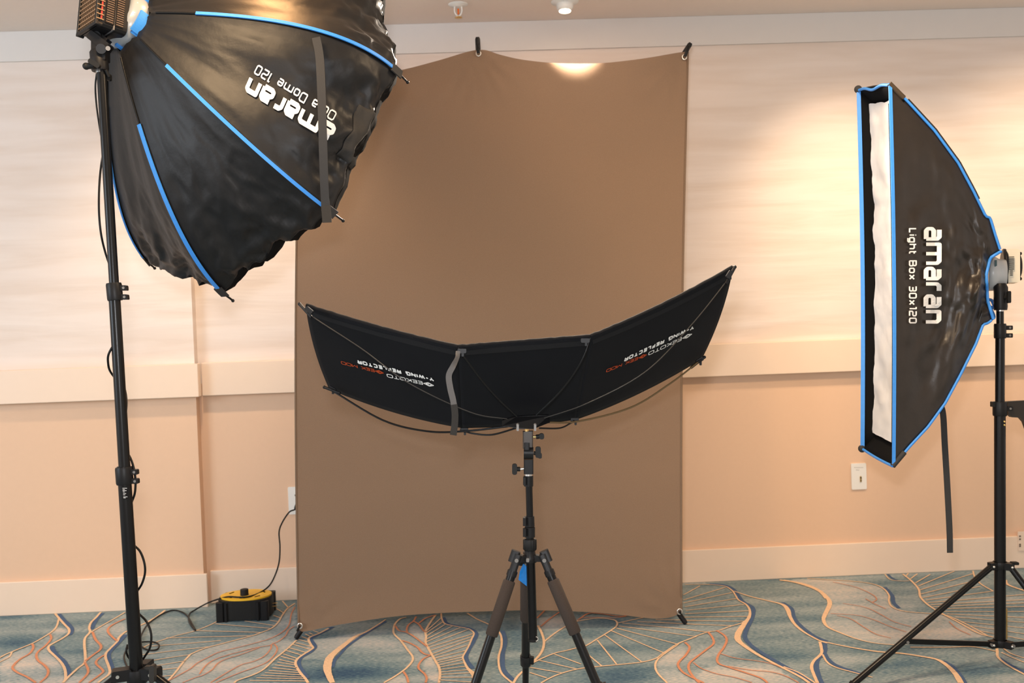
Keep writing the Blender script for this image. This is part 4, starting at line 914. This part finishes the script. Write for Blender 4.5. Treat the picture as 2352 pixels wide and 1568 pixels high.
MB().cyl(tp(1215, 1114), tp(1217, 1188), .0092).build('centre_column', BLACK, tri)
m = MB().cyl(tp(1216, 1185), tp(1217, 1208.5), .0128); m.bbox(tp(1205, 1197, 2.59), RT, FW, UP, .009, .02, .021, .3); m.build('clamp', PLAST, tri)
m = MB().cyl(tp(1217, 1210), tp(1217, 1233), .0138); m.bbox(tp(1205, 1222, 2.59), RT, FW, UP, .009, .02, .021, .3); m.build('clamp', PLAST, tri)
MB().cyl(tp(1217, 1231), tp(1217, 1242), .0105).build('column_neck', BLACK, tri)
g = MB()
ax = (tp(1217, 1238)-tp(1217, 1262)).normalized(); n = 72; x_, y_, z_ = frame(ax); c0 = tp(1217, 1263)
prf = [(0, .0150), (.003, .0172), (.026, .0172), (.029, .0155)]
vs = [c0+ax*h+(x_*math.cos(2*math.pi*i/n)+y_*math.sin(2*math.pi*i/n))*(r+(.0007 if i % 4 < 2 else -.0004)) for h, r in prf for i in range(n)]
g.add(vs, [(j*n+i, j*n+(i+1) % n, (j+1)*n+(i+1) % n, (j+1)*n+i) for j in range(3) for i in range(n)], 0, True); g.add(vs[-n:], [tuple(range(n))])
g.build('twist_collar', RUBBER, tri)
spc = tp(1217, 1280)
m = MB().lathe(tp(1217, 1290), ax, [(0, .018), (.004, .0185), (.014, .0185), (.018, .0155), (.030, .0140), (.032, .012)], 28)
for dx, dy in ((-.040, -.014), (.040, -.014), (-.006, .038)):
    d = V((dx, dy, 0)).normalized(); m.bbox(spc+d*.027, d, d.cross(Z), Z, .032, .020, .016, .2)
m.build('spider', PLAST, tri, bevel=.0008)
m = MB(); m.bbox(tp(1212, 1286, 2.578), RT, UP, FW, .008, .010, .004, .3); m.build('level_plate', BOLT, tri)
MB().cyl(tp(1219, 1290), tp(1224, 1470), .0118).build('column_tube', BLACK, tri)
m = MB().cyl(tp(1224, 1466), tp(1224, 1472), .0125); m.build('column_end', RUBBER, tri)
hk = [tp(1231+5*math.cos(a), 1467+5*math.sin(a), 2.585) for a in np.linspace(-1.6, 1.6, 12)]; MB().tube(hk, .0012).build('weight_hook', STEEL, tri)
def tleg(topxy, footw, name='leg'):
    top = tp(*topxy) if len(topxy) == 2 else px(*topxy); foot = V(footw); d = (foot-top).normalized(); L = (foot-top).length
    leg = MB().cyl(top+d*.03, top+d*.36, .0118).build('leg', BLACK, tri)
    h = MB().bbox(top+d*.012, d.cross(FW).normalized(), FW, d, .020, .024, .050, .3); h.bbox(top-d*.004+d.cross(FW).normalized()*(.008 if topxy[0] > 1217 else -.008), d.cross(FW).normalized(), FW, d, .024, .018, .030, .3); h.cyl(top+d*.032, top+d*.046, .0135); h.build('leg_hinge', PLAST, leg, bevel=.001)
    MB().cyl(top-FW*.014+d*.002, top+FW*.014+d*.002, .005).build('pivot_bolt', BOLT, leg)
    MB().lathe(top+d*.058, d, [(0, .0145), (.003, .0160), (.142, .0160), (.145, .0145)], 28).build('foam_grip', FOAM, leg)
    ck = top+d*(.335 if topxy[0] != 1207 else .335); m = MB().lathe(ck, d, [(0, .0135), (.004, .0155), (.034, .0150), (.038, .0125)], 24)
    s = d.cross(FW).normalized(); s = s if s.x > 0 else -s; m.bbox(ck+d*.018+s*.016-FW*.004, s, FW, d, .014, .018, .026, .3); m.build('leg_lock', PLAST, leg, bevel=.0008)
    MB().cyl(top+d*.36, foot-d*.02, .0092).build('lower_leg_tube', BLACK, leg)
    MB().cyl(foot-d*.03, V((foot.x, foot.y, .003)), .0105, .009).build('rubber_foot', RUBBER, leg)
fa = onz(1008, 1822); fb = onz(1470, 1806); fc = V((tp(1210, 1300).x-.01, tp(1210, 1300).y+.30, 0))
tleg((1187, 1283, 2.585), fa); tleg((1249, 1283, 2.585), fb); tleg((1209, 1290, 2.635), fc)
m = MB()
bt = [px(1202, 1294, 2.60), px(1209, 1300, 2.60), px(1210, 1346, 2.60), px(1191, 1331, 2.605), px(1194, 1312, 2.605)]
m.prism(bt[::-1], FW*.003); tag(m.build('plastic_tag', BLUETAG), 'small blue plastic tag hanging under the tripod head', 'tag')

# ------------------------------------------------------------------ backdrop
TOPB = [(688, 138), (760, 165), (850, 172), (925, 160), (1010, 138), (1098, 114), (1150, 126), (1200, 137), (1280, 145), (1380, 145), (1480, 134), (1572, 119), (1583, 128)]
BOTB = [(684, 1445), (700, 1450), (780, 1434), (900, 1416), (1000, 1408), (1100, 1404), (1220, 1401), (1350, 1405), (1430, 1412), (1500, 1420), (1545, 1416), (1568, 1402)]
tb = cat(TOPB, 4); bb_ = cat(BOTB, 4)
def ci(c, x): return float(np.interp(x, [p.x for p in c], [p.y for p in c]))
DT, DB = 3.88, 3.70
def bkp(u, w, off_=0):
    xl = 688+(684-688)*w-9*math.sin(math.pi*min(1, w*1.0)); xr = 1582+(1567-1582)*w-6*math.sin(math.pi*w)
    x = xl+(xr-xl)*u; xt = 688+(1582-688)*u; xb = 684+(1567-684)*u
    yt, yb = ci(tb, xt), ci(bb_, xb); y = yt+(yb-yt)*w
    d = DT+(DB-DT)*w+.012*math.sin(math.pi*u)*math.sin(math.pi*w)
    fold = .004*noise.noise(V((u*3, w*9, 1)))+.0022*noise.noise(V((u*4, w*26, 7)))
    for (gx, gw) in ((.455, 0), (.99, 0), (.01, 1), (.99, 1)):
        r = math.hypot((u-gx)*.9, (w-gw)*1.3); fold += .006*math.sin(math.atan2(w-gw, u-gx)*14)*math.exp(-(r/.10)**2)*min(1, r*30)
    # hem sags forward between the top loops
    return px(x, y, d+fold+off_)
bd = thing('backdrop_cloth', V((px(1120, 1400, 3.8).x, px(1120, 1400, 3.8).y, .05)), 'large plain brown fabric backdrop stretched in front of the wall', 'backdrop')
MB().grid(bkp, 90, 110).build('cloth_sheet', CLOTH, bd)
for u_ in (.002, .998): MB().tube([bkp(u_, i/40) for i in range(41)], .0038).build('side_hem', CLOTH, bd)
for gx, gy, dd in ((1099, 123, 3.868), (1572, 131, 3.868), (689, 1437, 3.690), (1561, 1404, 3.690)):
    c = px(gx, gy, dd); m = MB(); P = [c+RT*(.0080*math.cos(a))+UP*(.0095*math.sin(a)) for a in np.linspace(0, 2*math.pi, 25)]; m.tube(P, .0030); m.build('grommet', STEEL, bd)['label'] = 'shiny metal grommet'
bs = thing('backdrop_stand', V((px(1120, 1400, 4.0).x, px(1120, 1400, 4.0).y, 0)), 'black folding cross frame holding the brown backdrop from behind', 'frame')
hubp = px(1130, 800, 4.14); MB().lathe(hubp-Y*.02, Y, [(0, .04), (.005, .045), (.035, .045), (.04, .04)], 24).build('hub', PLAST, bs)
def bar(name, a, b, r=.0075):
    m = MB().cyl(a, hubp, r*.8, r*1.3); m.build(name, BLACK, bs)
    d = (V(a)-hubp).normalized(); MB().lathe(V(a), d, [(-.06, r), (-.055, r*1.15), (.0, r*1.15), (.008, r*.8)], 16).build('end_cap', PLAST, bs)
bar('arm', px(1097, 90, 3.90), 0, .0085)
bar('arm', px(1584, 103, 3.89), 0, .0085)
bar('arm', px(672, 128, 3.9), 0)
fbl = onz(682, 1468); fbr = onz(1573, 1434)
bar('leg', fbl+Z*.010, 0, .0085); bar('leg', fbr+Z*.010, 0, .0085)
m = MB()
for gx, gy, tx, ty, dd in ((1099, 122, 1097, 104, 3.864), (1573, 130, 1582, 108, 3.864)): m.tube(cat([px(gx, gy, dd), px((gx+tx)/2, (gy+ty)/2, dd-.004), px(tx, ty, dd+.01)], 5), .0065)
for gx, gy, tx, ty, dd in ((688, 1438, 683, 1448, 3.686), (1561, 1404, 1566, 1413, 3.686)): m.tube(cat([px(gx, gy, dd), px(tx, ty, dd+.008)], 5), .0042)
m.build('hooks', RUBBER, bs)

# ------------------------------------------------------------------ ceiling fixtures
sp_ = onz(1052, 10, H); spk = thing('fire_sprinkler', sp_, 'small white ceiling sprinkler with orange bulb left of the round downlight', 'sprinkler')
MB().lathe(sp_, -Z, [(0, .040), (.003, .038), (.007, .018), (.010, .014)], 28).build('flange', WHITEP, spk)
m = MB()
for s in (-1, 1): m.tube(cat([sp_-Z*.008+X*s*.014, sp_-Z*.026+X*s*.015, sp_-Z*.040+X*s*.010, sp_-Z*.048], 5), .0030)
m.build('frame', WHITEP, spk)
MB().cyl(sp_-Z*.018, sp_-Z*.040, .0035).build('glass_bulb', mat('orange_glass', hexc('E2681E'), .2), spk)
m = MB().lathe(sp_-Z*.048, -Z, [(0, .006), (.004, .014), (.006, .016), (.007, .004)], 20); m.build('deflector', BRASS, spk)
dl = onz(1297, 4, H); print('DL', dl)
dn_ = thing('ceiling_downlight', dl, 'white round ball downlight on the ceiling above the backdrop', 'downlight')
MB().lathe(dl, -Z, [(0, .056), (.004, .054), (.010, .032), (.012, .030)], 32).build('flange', WHITEP, dn_)
aim = V((-.02, -.10, -.99)).normalized(); hc_ = dl-Z*.012
MB().lathe(hc_-aim*.022, aim, [(0, .012), (.006, .026), (.018, .034), (.034, .034), (.046, .028), (.048, .024)], 32).build('ball_housing', WHITEP, dn_)
MB().lathe(hc_+aim*.0262, aim, [(0, .0235), (.0012, .0235)], 28).build('lamp_face', LAMP, dn_)
sl_ = bpy.data.lights.new('ceiling_downlight_beam', 'SPOT'); sl_.energy = 290; sl_.color = (1.0, .84, .68); sl_.spot_size = math.radians(80); sl_.spot_blend = .22; sl_.shadow_soft_size = .015
so = bpy.data.objects.new('ceiling_downlight_beam', sl_); COL.objects.link(so); so.location = hc_+aim*.034; beam = V((.05, -.90, -.40)).normalized(); so.rotation_euler = beam.to_track_quat('-Z', 'Y').to_euler()

# ------------------------------------------------------------------ wall plates
def plate(name, c, w, h, y, label, cat_):
    t = thing(name, V((c.x, y, c.z)), label, cat_)
    MB().bbox((c.x, y-.003, c.z), X, Z, -Y, w, h, .006, .06).build('plate', WHITEP, t, bevel=.0015); return t
c = ony(1972.5, 1093.5, -.003)
sw = plate('key_switch', c, .066, .114, 0, 'white wall plate with small key switch beside the strip softbox', 'switch')
k = ony(1977, 1100, -.007); m = MB(); m.bbox((k.x, -.0075, k.z), X, Z, -Y, .007, .026, .003, .4); m.build('key_slot', BRASS, sw); m = MB(); m.ball((k.x, -.009, k.z+.006), .0028, 6); m.ball((k.x, -.009, k.z-.006), .0022, 6); m.build('key_pins', DARKGAP, sw)
m = MB(); tx_ = mat('grey_print', (.35, .33, .31), .6)
for (xa, xb, yy) in ((1962, 1983, 1073.5), (1966, 1974, 1079)):
    n = 9 if xb-xa > 15 else 4
    for i in range(n): p = ony(xa+(xb-xa)*(i+.4)/n, yy, -.0065); m.box(p, X, Y, Z, .0025, .0006, .0022)
m.build('printed_lines', tx_, sw)
c = ony(676, 1149, -.003)
ol = plate('wall_outlet', V((c.x+.012, 0, c.z)), .074, .118, 0, 'white duplex wall outlet half hidden by the left backdrop edge', 'outlet')
for s in (1, -1):
    cc = V((c.x+.012, -.0065, c.z+s*.021)); rc = MB().bbox(cc, X, Z, -Y, .034, .030, .003, .4).build('receptacle', WHITEP, ol, bevel=.0006)
    m = MB(); m.box(cc+V((-.007, -.002, .002)), X, Y, Z, .0024, .001, .007); m.box(cc+V((.007, -.002, .002)), X, Y, Z, .0024, .001, .007); m.ball(cc+V((0, -.0015, -.008)), .0024, 6); m.build('slots', DARKGAP, rc)
bo = ony(2344, 1242, -.016)
bt_ = thing('baseboard_outlet', V((bo.x, -.016, bo.z)), 'small outlet set in the baseboard at the right frame edge', 'outlet')
MB().bbox((bo.x+.010, -.018, bo.z), X, Z, -Y, .045, .085, .004, .08).build('plate', TRIM, bt_, bevel=.001)
m = MB()
for yy in (1231, 1238, 1250, 1254): p = ony(2343, yy, -.022); m.box(p, X, Y, Z, .006, .002, .006)
m.build('slots', mat('brown_gap', (.10, .06, .04), .6), bt_)

# ------------------------------------------------------------------ cord reel
rc_ = onz(566, 1429); rc_.y += .10; rc_.x -= 0.020; rc_.y -= .006
reel = thing('cord_reel', rc_, 'yellow topped black cord reel box on the carpet by the wall', 'cord reel')
RW, RDp, RH = .212, .165, .082
m = MB(); prm = []
for i in range(32):
    a = 2*math.pi*i/32; e_ = 3.2; ca, sa = math.cos(a), math.sin(a)
    prm.append(rc_+V((math.copysign(abs(ca)**(2/e_), ca)*RW/2, math.copysign(abs(sa)**(2/e_), sa)*RDp/2, .006)))
m.prism(prm, Z*(RH-.006), 0); m.build('case', RUBBER, reel, bevel=.003)
for a in (-1, 1):
    for b in (-1, 1):
        MB().bbox(rc_+V((a*RW*.415, b*RDp*.415, (RH-.004)/2)), X, Y, Z, .032, .028, RH-.004, .3).build('corner_post', PLAST, reel, bevel=.002)
        MB().bbox(rc_+V((a*RW*.30, b*RDp*.485, (RH-.004)/2)), X, Y, Z, .012, .014, RH-.008, .3).build('side_rib', PLAST, reel, bevel=.001)
ov = [rc_+V((math.cos(t)*RW*.485, math.sin(t)*RDp*.47, RH-.002)) for t in [2*math.pi*i/40 for i in range(40)]]
MB().prism(ov, Z*.008, 0, True).build('yellow_lid', YEL, reel, bevel=.002)['label'] = 'yellow oval lid'
m = MB()
for t in (.5, 2.6, 3.9, 5.5, 4.7): p = rc_+V((math.cos(t)*RW*.36, math.sin(t)*RDp*.34, RH+.0065)); m.box(p, V((-math.sin(t), math.cos(t), 0)), V((math.cos(t), math.sin(t), 0)), Z, .024, .005, .002)
m.build('lid_slots', DARKGAP, reel)
MB().lathe(rc_+V((-.004, -.01, RH+.006)), Z, [(0, .017), (.004, .0165), (.020, .0165), (.024, .0155)], 20).build('knob', RUBBER, reel)
m = MB()
for s in (0, 1): m.box(rc_+V((RW*.5+.012, -.02+.008*s, .040+.010*s)), X, Y, Z, .020, .006, .0018)
m.build('plug_prongs', BRASS, reel)
# extension cord from the outlet over the reel and across the floor
pg = V((c.x+.018, -.028, c.z-.021))
ec = thing('extension_cord', V((pg.x, pg.y, 0)), 'thin black extension cord running from wall outlet over the reel to floor', 'cord')
MB().lathe(V((pg.x, -.010, pg.z)), (V((-.3, -1, -.35))), [(0, .011), (.012, .012), (.022, .009), (.032, .005)], 20).build('plug', RUBBER, ec)
lp = rc_+V((0, 0, RH+.010))
def tz(x, y, z): return onz(x, y, z)
pts = [V((pg.x-.012, -.042, pg.z-.012)), px(664, 1176, 4.21), px(648, 1200, 4.2), px(641, 1222, 4.2), px(643, 1255, 4.19), px(641, 1290, 4.18), px(632, 1320, 4.15), px(618, 1345, 4.12), px(596, 1361, 4.08),
       tz(570, 1370, RH+.010), tz(548, 1371, RH+.010), tz(524, 1370, RH+.010), px(500, 1376, 4.03), px(480, 1383, 4.03), tz(462, 1392, .03), tz(445, 1402, .006), tz(436, 1408, .006), tz(433, 1420, .005), tz(438, 1434, .005), tz(449, 1447, .005),
       tz(441, 1432, .006), tz(432, 1416, .006), tz(420, 1406, .006), tz(400, 1401, .006), tz(378, 1407, .005), tz(356, 1420, .005), tz(338, 1435, .005), tz(326, 1455, .005), tz(321, 1476, .005), tz(330, 1488, .005), tz(347, 1493, .005), tz(362, 1490, .005), tz(365, 1480, .008), tz(352, 1474, .009), tz(325, 1474, .009), tz(305, 1478, .006), tz(292, 1490, .005), tz(285, 1510, .005), tz(296, 1540, .005)]
MB().tube(cat(pts, 8), .0031).build('cord', CABLE, ec)
for o in bpy.data.objects:
    if '_w' in o: del o['_w']
